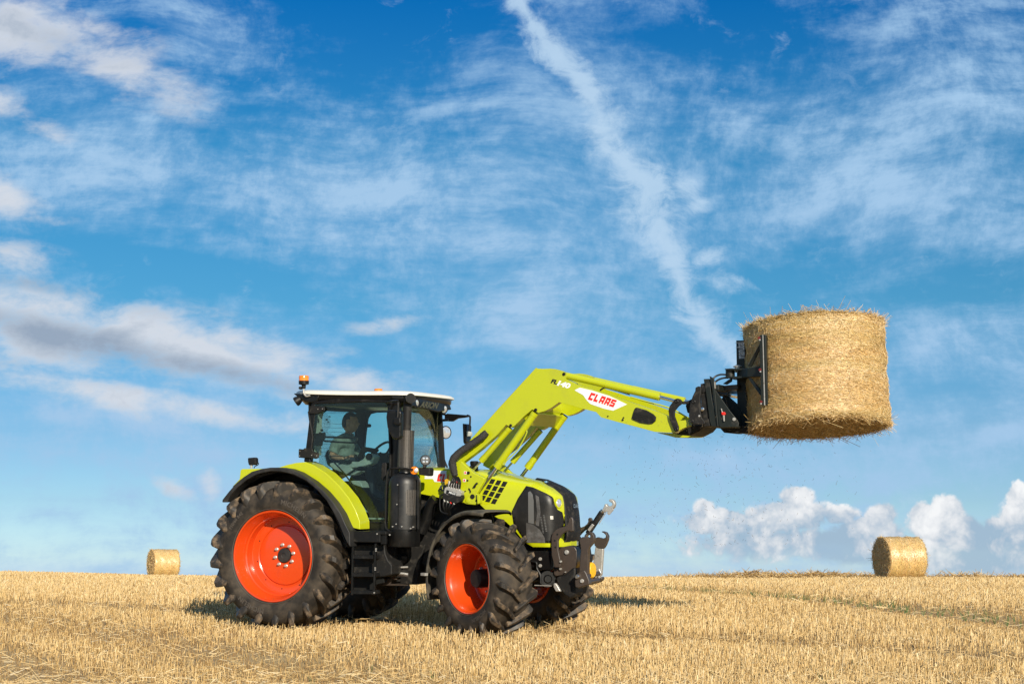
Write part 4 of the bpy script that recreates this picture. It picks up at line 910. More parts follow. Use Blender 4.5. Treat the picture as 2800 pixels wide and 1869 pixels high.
pipe('gas_strut', BLACK, door, V3(fl(I, 540, 1080, 700, 1250, 830, 1420, 950, 1580), YN + .05), .010, 8, 3)
# far side frame, rear frame, windscreen
o = plate('far_frame', DARKIN, tractor, fl(A, 800, 440, 1660, 480, 1668, 560, 1700, 1110, 1640, 1110, 1560, 760, 1500, 620, 1440, 560, 1360, 545, 1000, 550, 940, 565, 915, 610, 895, 760, 880, 905, 880, 1160, 780, 1160, 790, 800), YF, .04, .008)
mb = MB(); mb.prism(XZ(fl(A, 900, 545, 1530, 545, 1640, 1120, 880, 1120), YF + .012), YF + .012, .006); mb.build('far_window', GLASS, tractor, smooth=0)
ly = plate('far_latch', DARKIN, tractor, fl(I, 1100, 470, 1150, 472, 1168, 500, 1150, 528, 1100, 530), YF - .03, .03, .006)
def rearq(*xy): return fl(A, *xy)
o = xplate('rear_trim_strip', PALE, tractor, rearq(405, 560, 480, 520, 450, 620, 445, 985, 350, 985, 375, 760), xr + .05, .03, .004)
xplate('rear_frame', DARKIN, tractor, rearq(330, 445, 900, 470, 900, 560, 820, 560, 780, 545, 500, 535, 400, 600, 330, 600), xr + .02, .03, .004)
xplate('rear_frame', DARKIN, tractor, rearq(800, 560, 920, 560, 880, 1150, 800, 1150), xr + .02, .03, .004)
yz = [PX(A(420, 540), xr), PX(A(850, 540), xr), PX(A(850, 1120), xr), PX(A(420, 1120), xr)]
mb = MB(); mb.add([(xr - .003, v.y, v.z) for v in yz] + [(xr + .003, v.y, v.z) for v in yz], [(0, 1, 2, 3), (7, 6, 5, 4), (0, 4, 5, 1), (1, 5, 6, 2), (2, 6, 7, 3), (3, 7, 4, 0)]); rwn = mb.build('rear_window', GLASS, tractor, smooth=0)
mb = MB()
for i in range(9):
    yy_ = 660 + i * 42; a, b = PX(A(445, yy_), xr + .008), PX(A(800, yy_ + 12), xr + .008); mb.tube([a, b], .0022, 4)
mb.build('heating_wires', BLACK, rwn)
# windscreen: bowed between the two front posts
wsn = [PY(A(1215, 460), YN + .05), PY(A(1225, 1190), YN + .05)]; wsf = [PY(A(1640, 540), YF), PY(A(1650, 1115), YF)]
mb = MB(); k = 12; rows = []
for i in range(k + 1):
    t = i / k; bow = .05 * 4 * t * (1 - t)
    rows.append([(wsn[j].x * (1 - t) + wsf[j].x * t + bow, wsn[j].y * (1 - t) + wsf[j].y * t, wsn[j].z * (1 - t) + wsf[j].z * t) for j in (0, 1)])
mb.add([p for r_ in rows for p in r_], [(2 * i, 2 * i + 1, 2 * i + 3, 2 * i + 2) for i in range(k)]); ws = mb.build('windscreen', GLASS, tractor, smooth=60); sl = ws.modifiers.new('thick', 'SOLIDIFY'); sl.thickness = .006
pipe('far_front_post', BLACKG, tractor, V3(fl(A, 1590, 545, 1620, 700, 1645, 1000, 1655, 1110), YF + .02), .035, 8, 3)
# interior
floor_ = plate('cab_floor', DARKIN, tractor, fl(Cc, 60, 60, 200, 230, 320, 440, 600, 450, 600, 480, 300, 480, 0, 100), -.70, 1.35, .01)
plate('far_inner_panel', DARKIN, tractor, fl(A, 780, 1100, 1300, 1110, 1640, 1120, 1640, 1400, 1300, 1700, 900, 1700, 700, 1300), YF - .03, .03, .004)
plate('inner_fender_cover', MATS['pale_grey_plastic'], tractor, fl(A, 480, 1110, 560, 1150, 700, 1300, 820, 1440, 910, 1568, 860, 1568, 740, 1420, 600, 1260, 500, 1170), -.66, .03, .01)
plate('inner_fender_cover', PALE, tractor, fl(Cc, 330, 425, 560, 430, 560, 458, 340, 455), -.66, .05, .006)
seat = empty('driver_seat', tractor)
plate('seat_back', DARKIN, seat, fl(I, 430, 900, 500, 880, 560, 930, 640, 1180, 560, 1230, 440, 1150, 400, 1000), -.24, .48, .04, 3)
plate('seat_cushion', DARKIN, seat, fl(I, 500, 1170, 900, 1160, 1010, 1200, 1000, 1260, 560, 1290), -.26, .52, .04, 3)
cons = plate('armrest_console', PALE, tractor, fl(I, 480, 1120, 560, 1110, 640, 1120, 700, 1105, 830, 1090, 960, 1095, 1040, 1050, 1080, 980, 1130, 958, 1200, 975, 1240, 1010, 1190, 1130, 1030, 1180, 840, 1200, 870, 1240, 1000, 1250, 900, 1310, 800, 1330, 710, 1280, 560, 1225, 490, 1160), -.46, .16, .02, 3)
plate('console_switch_pod', DARKIN, cons, fl(I, 635, 1068, 700, 1060, 780, 1066, 835, 1085, 830, 1125, 780, 1128, 700, 1110, 645, 1135), -.50, .10, .012)
disc('console_dial', DARKIN, cons, PY(I(1140, 1010), -.47), (0, -1, 0), [(.045, -.01), (.045, .004), (0, .006)], 20)
disc('joystick', BLACK, cons, PY(I(920, 1020), -.44), (0, -.2, 1), [(.0, -.05), (.012, -.05), (.012, -.01), (.022, .0), (.020, .03), (0, .038)], 14)
plate('display_terminal', DARKIN, tractor, fl(I, 1015, 835, 1065, 850, 1280, 885, 1280, 920, 1230, 960, 1100, 930, 1040, 960, 1000, 1050, 930, 1040, 985, 930), -.30, .05, .015)
pipe('console_rail', BLACK, tractor, V3(fl(I, 780, 1310, 900, 1230, 990, 1185, 1100, 1190, 1210, 1215), -.50), .012, 8, 3)
plate('side_stowage', PALE, tractor, fl(I, 800, 1420, 870, 1405, 970, 1410, 1010, 1450, 1040, 1530, 950, 1500, 820, 1450), -.45, .2, .02)
plate('dashboard', DARKIN, tractor, fl(I, 1290, 960, 1420, 940, 1470, 1010, 1500, 1160, 1460, 1500, 1260, 1500, 1250, 1200, 1300, 1080), -.30, .6, .03, 3)
c0 = PY(I(1310, 960), 0); mb = MB(); nrm = Vector((-.75, 0, .66)); u = Vector((0, 1, 0)); w_ = nrm.cross(u); R_ = .20
mb.tube([c0 + (u * cos(2 * pi * i / 28) + w_ * sin(2 * pi * i / 28)) * R_ for i in range(29)], .016, 8, caps=False); mb.tube([c0 - nrm * .3, c0], .03, 10); mb.tube([c0 - u * R_, c0 + u * R_], .012, 6); mb.build('steering_wheel', BLACK, tractor)
# mirrors
mr = plate('mirror', BLACKG, tractor, fl(A, 1108, 530, 1135, 520, 1240, 528, 1256, 545, 1252, 700, 1250, 800, 1225, 830, 1165, 818, 1140, 770, 1112, 700, 1100, 600), -1.12, .09, .03, 3)
plate('mirror_motor', BLACK, mr, fl(A, 1180, 600, 1245, 600, 1250, 655, 1235, 680, 1190, 672, 1176, 650), -1.17, .05, .015)
plate('mirror_lower_seam', BLACK, mr, fl(A, 1140, 730, 1252, 738, 1251, 745, 1142, 738), -1.123, .01, .0)
pipe('mirror_arm', BLACK, mr, [PY(A(1110, 450), -.84), PY(A(1150, 435), -.95), PY(A(1215, 430), -1.14), PY(A(1226, 445), -1.15), PY(A(1226, 520), -1.15), PY(A(1222, 600), -1.15)], .014, 8, 4)
mr2 = plate('mirror', BLACKG, tractor, fl(A, 1883, 662, 1918, 668, 1928, 690, 1922, 850, 1900, 872, 1890, 850), 1.16, .16, .01)
plate('mirror_motor', PALE, mr2, fl(A, 1920, 742, 1955, 742, 1965, 760, 1960, 792, 1925, 795), 1.15, .08, .01)
plate('mirror_bracket', BLACKG, tractor, fl(A, 1700, 575, 1725, 560, 1930, 576, 1955, 590, 1900, 602, 1830, 610, 1780, 640, 1740, 640, 1700, 628), 1.0, .05, .006)
pipe('mirror_bracket_tube', BLACKG, tractor, V3(fl(A, 1585, 565, 1625, 556, 1700, 566, 1700, 570), .9), .018, 8, 2)
pipe('mirror_bracket_tube', BLACKG, tractor, V3(fl(A, 1600, 640, 1640, 632, 1740, 625), .9), .018, 8, 2)
pipe('mirror_arm', BLACKG, mr2, V3(fl(A, 1930, 578, 1958, 590, 1962, 620, 1955, 740), 1.05), .014, 8, 4)
pipe('far_handrail', BLACK, tractor, V3(fl(A, 1670, 640, 1676, 800, 1690, 980, 1700, 1040, 1730, 1112), .95), .014, 8, 4)
plate('far_post_cover', BLACKG, tractor, fl(A, 1585, 550, 1610, 545, 1640, 760, 1655, 900, 1665, 1080, 1650, 1110, 1640, 1090, 1628, 900), YF + .03, .04, .008)
# round work light at the far front corner
p = PY(A(1712, 752), .95); wl = disc('round_work_light', BLACK, tractor, p, (.85, -.5, 0), [(0, -.10), (.05, -.095), (.082, -.05), (.09, 0), (.088, .012), (.078, .012)], 28); disc('lens', LENS, wl, p, (.85, -.5, 0), [(.079, .006), (.04, .016), (0, .018)], 28)
plate('light_bracket', BLACK, wl, fl(A, 1612, 790, 1650, 800, 1668, 815, 1660, 850, 1630, 862, 1605, 850), .9, .05, .01)
# lamp cluster by the bonnet
bx_ = plate('lamp_bracket_box', BLACKR, tractor, fl(A, 1432, 1112, 1540, 1112, 1552, 1128, 1546, 1192, 1530, 1198, 1436, 1185), -.86, .12, .01)
p = PY(A(1505, 1036), -.86); wl = disc('led_work_light', BLACK, tractor, p, (.35, -.93, 0), [(0, -.10), (.05, -.09), (.066, -.03), (.066, .01), (.056, .012)], 24); disc('lens', mat('led_dark_glass', (.10, .10, .10), .1, coat=1), wl, p, (.35, -.93, 0), [(.056, .006), (0, .010)], 24)
axl = Vector((.35, -.93, 0)).normalized(); ul = Vector((.93, .35, 0)).normalized()
for dx_, dz_ in ((-.02, -.02), (.02, -.02), (-.02, .022), (.02, .022)): disc('led', LENS, wl, p + ul * dx_ + Vector((0, 0, dz_)) + axl * .008, axl, [(.016, 0), (.014, .006), (0, .008)], 12)
pipe('light_stem', BLACKR, wl, V3(fl(A, 1500, 1085, 1495, 1112), -.86), .025, 8, 1)
p = PY(A(1396, 1141), -.92); tl_ = disc('turn_signal', BLACK, tractor, p, (.25, -.96, 0), [(.05, -.03), (.056, -.01), (.054, 0)], 24)
mb = MB(); mb.lathe([(.052, 0), (.048, .022), (.03, .032), (0, .034)], p - Vector((.004, 0, 0)), (.25, -.96, 0), 24); mb.build('signal_lens', AMBER, tl_)
on = disc('signal_clear_lens', LENS, tl_, p + Vector((.026, -.012, 0)), (.5, -.85, 0), [(.030, .0), (.026, .022), (0, .03)], 16)
pipe('near_handrail', BLACK, tractor, V3(fl(A, 1378, 1132, 1300, 1122, 1180, 1116, 1140, 1130, 1116, 1180, 1104, 1400), -.98) + V3(fl(Cc, 578, 350, 574, 500, 590, 545, 640, 575), -.98), .013, 8, 4)
# work light on the rear fender
p = PY(B(400, 122), -.98); wl = plate('fender_work_light', BLACKR, tractor, fl(B, 367, 98, 420, 93, 432, 100, 434, 145, 420, 158, 375, 160, 368, 130), -1.0, .08, .01)
pipe('light_stem', SILVER, wl, V3(fl(B, 400, 158, 398, 186), -.97), .018, 8, 1); pipe('light_cable', BLACK, wl, V3(fl(B, 432, 150, 458, 140, 458, 155, 430, 170, 422, 186), -.96), .006, 6, 4)

# ---- exhaust
ex = empty('exhaust', tractor); yE = -.80
def vs_c(px, py): return PY(A(px, py), yE)
pm, pt = PY(Cc(762, 60), yE), PY(Cc(762, 540), yE); rM = (PY(Cc(912, 300), yE).x - PY(Cc(612, 300), yE).x) / 2 * .98
cb = PY(Cc(762, 542), yE); ct = PY(A(1300, 1165), yE); L = ct.z - cb.z
m_ = disc('silencer', SATIN, ex, cb, (ct - cb), [(0, 0), (rM, 0), (rM, L * .80), (rM * .95, L * .88), (rM * .78, L * .955), (rM * .42, L * 1.0), (rM * .40, L * 1.02)], 56)
disc('silencer_base', BLACKG, ex, PY(Cc(762, 720), yE), (0, 0, 1), [(0, 0), (rM * .97, 0), (rM * 1.0, .02), (rM * 1.0, (cb.z - PY(Cc(762, 720), yE).z) - .004), (0, (cb.z - PY(Cc(762, 720), yE).z) - .004)], 40)
mb = MB(); mb.lathe([(rM * 1.0, 0), (rM * 1.05, 0), (rM * 1.05, .012), (rM * 1.0, .012)], cb + Vector((0, 0, -.006)), (0, 0, 1), 48); mb.build('silencer_flange', BLACK, m_)
gt, gb = PY(A(1312, 732), yE), PY(A(1300, 1120), yE); rG = (PY(A(1385, 900), yE).x - PY(A(1238, 900), yE).x) / 2
disc('perforated_guard', PERF, ex, gb, gt - gb, [(rG * .9, 0), (rG, .004), (rG, (gt - gb).length), (rG - .006, (gt - gb).length), (rG - .006, .05)], 48)
disc('guard_collar', BLACKG, ex, gb - (gt - gb).normalized() * .05, gt - gb, [(rG * .7, -.02), (rG * .7, .05), (rG * .95, .055)], 40)
rP = (PY(A(1356, 640), yE).x - PY(A(1277, 640), yE).x) / 2
pts = [gb.lerp(gt, .3)] + [PY(A(x, y), yE) for x, y in ((1314, 720), (1318, 600), (1322, 500), (1326, 450))] + [PY(A(1340, 415), yE - .03), PY(A(1356, 403), yE - .10)]
pp_ = pipe('tail_pipe', BLACKR, ex, pts, [rP] * 5 + [rP * 1.08, rP * 1.15], 24, 4)
e0 = pts[-1]; dd_ = (pts[-1] - pts[-2]).normalized(); disc('pipe_mouth', DARKIN, ex, e0 + dd_ * .003, dd_, [(rP * 1.0, 0), (0, .0)], 24)
# raised perforated panel and bolts on the silencer
def on_cyl(name, m, poly, off=.004):
    me = m_.data; Bc = BVHTree.FromPolygons([v.co.copy() for v in me.vertices], [tuple(p.vertices) for p in me.polygons]); return on_surface(name, m, m_, poly, off, 8, Bc, yE - rM)
on_cyl('silencer_heat_panel', PERF, fl(Cc, 795, 143, 905, 143, 905, 402, 800, 402, 782, 380, 782, 165), .004)
on_cyl('silencer_seam', BLACK, fl(Cc, 706, 60, 716, 60, 710, 535, 700, 535), .006)
for x_, y_ in ((700, 92), (692, 291), (684, 492), (647, 518), (740, 518), (856, 522), (830, 537)):
    d = TRI @ ray(Cc(x_, y_)); disc('silencer_bolt', SILVER, m_, PY(Cc(x_, y_), yE - rM - .003), (0, -1, 0), [(.008, -.02), (.008, .006), (0, .008)], 8)
pipe('guard_rod', BLACK, ex, [PY(Cc(905, 20), yE - .1), PY(Cc(908, 540), yE - .1)], .010, 8, 0)

plate('step_shade_sheet', DARKIN, tractor, fl(Cc, 225, 690, 500, 690, 560, 1090, 470, 1110, 460, 1190, 228, 1190), -.86, .03, .004)  # added black sheet: keeps the gap behind the ladder dark, hides the far rim
# ---- steps
yS = -1.12
st = empty('access_steps', tractor)
plate('platform', BLACK, st, fl(Cc, 208, 563, 580, 566, 582, 600, 520, 600, 520, 680, 222, 676, 222, 600, 210, 590), yS, .40, .008)
plate('platform_flange', BLACKG, st, fl(Cc, 515, 590, 582, 590, 582, 698, 525, 700), yS + .03, .04, .006)
for x0, x1 in ((240, 228), (470, 452)):
    q = fl(Cc, x0 - 9, 690, x0 + 9, 690, x1 + 9, 1215, x1 - 9, 1215); plate('ladder_rail', BLACKG, st, q, yS, .035, .005)
for y_ in (812, 995, 1172):
    q = XZ(fl(Cc, 238, y_, 446, y_ + 5, 446, y_ + 36, 238, y_ + 31), yS); s_ = MB(); s_.prism(q, yS + .002, .19)
    zt = max(z for _, z in q); xs0, xs1 = min(x for x, _ in q), max(x for x, _ in q)
    for i in range(14):
        x_ = xs0 + (xs1 - xs0) * (i + .5) / 14; s_.box((x_, yS + .02, zt + .002), (.010, .03, .012)); s_.box((x_, yS + .16, zt + .002), (.010, .03, .012))
    s_.build('rung', BLACK, st, bevel=.003)
for x_, y_ in ((490, 592), (478, 745), (478, 765), (470, 938), (470, 958), (460, 1192), (618, 602)): disc('step_bolt', SILVER, st, PY(Cc(x_, y_), yS - .002), (0, -1, 0), [(.009, -.01), (.009, .006), (0, .008)], 8)

# ------------------------------------------------------------------ front loader on the tractor
yA, tA = -.55, .11
arm_px = fl(E, 1150, 116, 1240, 121, 1330, 118, 1390, 124, 1440, 137, 1490, 156, 1528, 182, 1520, 215, 1508, 240, 1560, 262, 1620, 290) + fl(F, 300, 290, 600, 385, 900, 485, 1200, 590, 1345, 648, 1400, 700, 1480, 712, 1600, 702, 1614, 770, 1540, 800, 1455, 848, 1330, 846, 1215, 838, 1000, 780, 800, 728, 600, 672, 545, 612, 415, 580, 250, 532, 120, 500) + \
    fl(E, 1430, 518, 1380, 556, 1330, 590, 1265, 622, 1185, 645, 1150, 625, 1110, 605, 1010, 690, 960, 740, 905, 795, 860, 820, 800, 785, 700, 900, 500, 1075, 290, 1232, 210, 1300, 140, 1262, 160, 1180, 230, 1118, 300, 1050, 700, 605)
arm = plate('loader_arm', GREEN, tractor, arm_px, yA, tA, .010, 3); arm['label'] = 'near green loader arm with white maker panel'
# narrow folded flange along the upper-rear edge
fl_q = V3(fl(E, 1150, 114, 700, 602, 300, 1048, 228, 1118), yA); mb = MB(); mb.tube([Vector((p.x, yA + .055, p.z)) for p in fl_q], .018, 8, 2); edge_ = mb.build('arm_edge_weld', GREEN, arm)
arm2 = mirror(arm); arm2['label'] = 'far green loader arm partly in shadow'
mb = MB(); tcz = PY(E(1020, 560), yA); mb.tube([(tcz.x, yA + .05, tcz.z), (tcz.x, -yA - .05, tcz.z)], .10, 24); mb.build('loader_cross_tube', GREEN, tractor)
tcz = PY(E(1060, 745), yA + .2); q = XZ(fl(E, 1010, 700, 1110, 620, 1160, 650, 1060, 800), yA + .1); mb = MB(); mb.prism(q, yA + .1, -2 * (yA + .1)); mb.build('loader_cross_plate', GREEN, tractor, bevel=.01)
# decals on the arm
dp = plate('maker_panel', STICKW, arm, fl(F, 298, 362, 358, 331, 500, 365, 700, 428, 900, 524, 740, 596, 640, 575, 480, 520, 440, 480, 395, 418), yA - .003, .003, 0)
block_letters('maker_lettering', STICKR, dp, F(470, 427), F(765, 517), yA - .004, .092)
side_text('model_lettering', 'FL', STICKB, arm, E(1336, 264), E(1412, 284), yA - .003, .07, bold=.0035, shear=.2, space=1.0)
side_text('model_lettering', '140', STICKW, arm, E(1412, 286), E(1566, 330), yA - .003, .085, bold=.0045, shear=.2, space=.95)
cov = plate('arm_inlet_cover', BLACKR, arm, fl(F, 990, 565, 1010, 560, 1120, 590, 1200, 635, 1232, 670, 1225, 715, 1190, 745, 1150, 750, 1050, 735, 960, 695, 952, 680, 975, 600), yA - .02, .022, .008, 3)
for i in range(4): plate('cover_rib', DARKIN, cov, fl(F, 970, 622 + i * 22, 1200 + i * 3, 672 + i * 18, 1199 + i * 3, 676 + i * 18, 969, 627 + i * 22), yA - .024, .005, 0)
# pins
for f_, x_, y_, r_ in ((E, 1155, 610, .020), (E, 858, 795, .018), (E, 1492, 184, .020), (F, 682, 660, .008), (F, 862, 677, .009), (F, 852, 702, .012)):
    disc('pin', BLACK, arm, PY(f_(x_, y_), yA), (0, -1, 0), [(r_, -.02), (r_, .010), (r_ * .6, .014), (0, .012)], 16)
# cylinders
def cyl(name, f, p0, p1, p2, y, rb, rr_, m=GREEN, both=True):
    a, b, c = PY(f(*p0), y), PY(f(*p1), y), PY(f(*p2), y)
    e = pipe(name, m, tractor, [a, b], rb, 20, 0); mb = MB(); mb.tube([b, c], rr_, 14); mb.build('piston_rod', CHROME, e)
    d = (b - a).normalized(); mb = MB(); mb.tube([b - d * .06, b + d * .012], rb * 1.10, 20); mb.tube([a, a + d * .05], rb * 1.06, 20); mb.build('cylinder_gland', m, e)
    if both: mirror(e)
    return e
cyl('lift_cylinder', E, (1150, 640), (695, 1285), (480, 1575), yA + .05, .046, .024)
cyl('levelling_rod', E, (850, 825), (510, 1212), (400, 1335), yA + .05, .036, .014)
tc_ = cyl('tilt_cylinder', E, (1525, 200), (1530, 201), (1540, 203), yA + .05, .044, .02, both=False) if False else None
a, b, c = PY(F(205, 195), yA + .05), PY(F(1275, 440), yA + .05), PY(F(1465, 490), yA + .05)
tcyl = pipe('tilt_cylinder', GREEN, tractor, [a, a.lerp(b, .43), a.lerp(b, .432), b], [.042, .042, .045, .046], 20, 0); mb = MB(); mb.tube([b, c], .022, 14); mb.build('piston_rod', CHROME, tcyl); mirror(tcyl)
pipe('steel_oil_line', GREEN, arm, V3(fl(E, 1045, 855, 1040, 900, 940, 1080, 810, 1210, 780, 1260, 760, 1255, 790, 1205), yA + .02), .008, 6, 4)
pipe('tilt_oil_line', BLACK, tractor, V3(fl(F, 590, 365, 640, 335, 720, 350, 830, 380, 930, 410), -.30), .010, 6, 4)
pipe('tilt_steel_line', GREEN, tractor, V3(fl(F, 940, 440, 1150, 500, 1400, 570, 1600, 680), -.30), .010, 6, 4)
# mounting tower on the tractor frame
tw = plate('loader_tower', GREEN, tractor, fl(D, 346, 108, 400, 70, 442, 62, 470, 88, 510, 125, 545, 160, 640, 205, 640, 230, 575, 345, 592, 362, 592, 425, 560, 438, 490, 432, 430, 408, 398, 350, 372, 290, 330, 215, 334, 180), -.64, .07, .012, 3)
mirror(tw)
plate('loader_tower_inner', GREEN, tractor, fl(D, 346, 108, 442, 62, 560, 170, 575, 345, 592, 425, 490, 432, 430, 408, 372, 290), -.56, .09, .01)
plate('tower_edge_plate', GREEN, tractor, fl(D, 575, 340, 598, 355, 598, 425, 580, 432), -.68, .10, .006)
for x_, y_, r_ in ((505, 163, .020), (527, 195, .010), (540, 366, .030), (500, 400, .030), (478, 320, .008), (575, 400, .014), (498, 228, .012)): disc('tower_bolt', BLACK if r_ != .030 or x_ == 540 else GREEN, tw, PY(D(x_, y_), -.64), (0, -1, 0), [(r_, -.005), (r_, .008), (r_ * .5, .012), (0, .010)], 16)
for x_, y_ in ((478, 162), (470, 227)):
    s_ = plate('warning_sticker', STICKW, tw, fl(D, x_ - 11, y_ - 12, x_ + 12, y_ - 11, x_ + 11, y_ + 13, x_ - 12, y_ + 12), -.643, .002, 0); plate('warning_mark', STICKR, s_, fl(D, x_ - 7, y_ - 8, x_ + 7, y_ - 8, x_ + 4, y_ + 2, x_ + 8, y_ + 9, x_ - 2, y_ + 7, x_ - 8, y_ + 9), -.645, .002, 0)
plate('locking_handle', BLACK, tw, fl(D, 540, 285, 560, 255, 575, 243, 584, 255, 568, 268, 560, 290, 545, 292), -.665, .02, .004); plate('locking_handle', BLACK, tw, fl(D, 505, 292, 512, 296, 524, 318, 522, 335, 516, 332, 514, 315, 503, 300), -.655, .012, .002)
plate('yellow_warning_label', mat('ochre_sticker', (.55, .33, .01), .5), tw, fl(D, 300, 222, 318, 214, 340, 228, 338, 262, 318, 275, 302, 262), -.655, .01, .001)
disc('hydraulic_cap', BLACK, tractor, PY(D(555, 95), -.30), (0, 0, 1), [(0, -.12), (.05, -.12), (.05, 0), (.055, .01), (.055, .04), (.04, .05), (0, .05)], 20)
plate('pin_stop', BLACKR, arm, fl(D, 500, 120, 520, 100, 535, 105, 525, 130, 505, 145), yA - .02, .02, .004)
# hoses: wrapped bundle, then single hoses into the coupler
slv = pipe('hose_sleeve', mat('woven_sleeve', (.022, .020, .018), .75, bump=(45, .8, .02)), tractor, [PY(E(572, 878), -.60), PY(E(520, 925), -.62), PY(E(430, 990), -.64), PY(E(340, 1050), -.66), PY(E(255, 1110), -.68), PY(E(185, 1180), -.70), PY(E(162, 1250), -.70), PY(E(178, 1330), -.70), PY(E(195, 1400), -.70)], [.040, .046, .043, .045, .044, .047, .050, .045, .034], 18, 7)
tex_n = random.Random(3)
for v in slv.data.vertices: v.co += Vector((tex_n.uniform(-1, 1), tex_n.uniform(-1, 1), tex_n.uniform(-1, 1))) * .004
cp = empty('hose_coupler', tractor)
plate('coupler_block', SILVER, cp, fl(D, 300, 292, 318, 282, 420, 308, 446, 325, 442, 352, 432, 366, 320, 352, 292, 335), -.74, .09, .008)
plate('coupler_body', BLACKR, cp, fl(D, 288, 330, 320, 352, 432, 366, 444, 350, 446, 380, 432, 408, 395, 428, 310, 400, 275, 380), -.75, .10, .010)
pl_ = plate('coupler_plate', STICKB, cp, fl(D, 318, 308, 400, 336, 392, 366, 310, 340), -.745, .004, 0); side_text('coupler_lettering', 'MACH', STICKW, pl_, D(338, 328), D(392, 345), -.749, .034, bold=.001, shear=.1)
for i in range(5):
    xt = 352 + i * 22; p0 = PY(D(378 + i * 9, 200), -.70); p3 = PY(D(338 + i * 22, 285 + i * 7), -.72); mid = PY(D(362 + i * 18, 240), -.73)
    h_ = pipe('hydraulic_hose', BLACK, cp, [p0, mid, p3], .013, 8, 5); mb = MB(); mb.tube([p3 + Vector((.004, 0, .075)), p3 - Vector((0, 0, .01))], .016, 10); mb.build('hose_fitting', SILVER, h_)
for i in range(4):
    q0_ = PY(D(298 + i * 27, 392 + i * 8), -.73); h_ = pipe('hydraulic_hose', BLACK, cp, [q0_, PY(D(290 + i * 26, 440 + i * 3), -.74), PY(D(300 + i * 14, 480), -.72), PY(D(330 + i * 6, 520), -.66)], .013, 8, 5)
    mb = MB(); mb.tube([q0_ + Vector((.008, 0, .05)), q0_ - Vector((0, 0, .025))], .016, 10); mb.build('hose_fitting', (SILVER, PALE, REDP, SILVER)[i], h_)
disc('red_dust_cap', REDP, cp, PY(D(412, 245), -.72), (0, -.5, 1), [(.0, -.02), (.016, -.02), (.018, .015), (0, .02)], 14)
pipe('coupler_guard', BLACK, cp, V3(fl(D, 288, 345, 262, 372, 262, 470, 280, 500, 330, 515), -.75), .010, 8, 4)
# tool carrier at the arm tips
lk_ = fl(F, 1372, 600, 1385, 545, 1440, 470, 1470, 455, 1505, 462, 1530, 485, 1525, 520, 1490, 545, 1445, 600, 1445, 660, 1490, 780, 1488, 825, 1465, 840, 1438, 828, 1385, 690)
link = plate('tilt_link', BLACKR, tractor, lk_, yA - .045, .035, .010, 3); mirror(link)
for x_, y_ in ((1471, 489), (1467, 808)): disc('pin', BLACK, link, PY(F(x_, y_), yA - .045), (0, -1, 0), [(.022, -.01), (.022, .008), (.016, .012), (.006, .008), (0, .008)], 16)
plate('tilt_bar', BLACKR, tractor, fl(F, 1530, 490, 1620, 490, 1620, 520, 1530, 522), yA - .01, .05, .012)
lk3 = plate('tilt_link_inner', BLACKR, tractor, fl(F, 1570, 540, 1590, 490, 1640, 460, 1650, 500, 1620, 560, 1620, 630, 1590, 620), yA + .15, .04, .010)
car = plate('carrier_plate', BLACKR, tractor, fl(F, 1682, 330, 1715, 316, 1745, 320, 1752, 350, 1738, 450, 1740, 600, 1755, 680, 1792, 720, 1795, 745, 1775, 760, 1660, 752, 1618, 730, 1606, 650, 1618, 520, 1650, 430, 1680, 370), yA - .07, .045, .012, 3)
for x_, y_ in ((1666, 495), (1644, 716), (1730, 657)): disc('pin', BLACK if x_ != 1730 else SILVER, car, PY(F(x_, y_), yA - .07), (0, -1, 0), [(.022, -.01), (.022, .008), (.016, .012), (.006, .008), (0, .008)] if x_ != 1730 else [(.012, 0), (.012, .008), (0, .01)], 16)
mirror(car)
cb_ = XZ(fl(F, 1740, 290, 1800, 285, 1850, 760, 1790, 780, 1750, 600), yA); mb = MB(); mb.prism(XZ(fl(F, 1750, 310, 1790, 300, 1800, 380, 1760, 400), yA), yA, -2 * yA); mb.prism(XZ(fl(F, 1760, 690, 1840, 690, 1850, 775, 1770, 780), yA), yA, -2 * yA); mb.build('carrier_beam', BLACKR, tractor, bevel=.01)
for y_ in (yA + .02, -yA - .07): plate('carrier_upright', BLACKR, tractor, fl(F, 1742, 290, 1790, 280, 1850, 770, 1780, 780, 1750, 600), y_, .05, .006)
# tip forging between the arm ends
mirror(plate('arm_tip_shoe', GREEN, tractor, fl(F, 1215, 842, 1460, 852, 1600, 800, 1700, 760, 1850, 820, 1800, 870, 1740, 905, 1600, 908, 1450, 905, 1350, 872), yA + .14, .05, .006)) if False else None
plate('arm_tip_lever', GREEN, tractor, fl(F, 1230, 846, 1460, 856, 1600, 806, 1650, 790, 1720, 800, 1790, 775, 1860, 825, 1810, 868, 1740, 903, 1600, 908, 1455, 905, 1350, 876), .44, .11, .008)
plate('arm_tip_block', BLACKR, tractor, fl(F, 1400, 850, 1500, 800, 1620, 745, 1790, 760, 1730, 830, 1620, 880, 1500, 875), -.30, .60, .02)

BOLTR = mat('dark_red_bolt', (.12, .008, .006), .55)
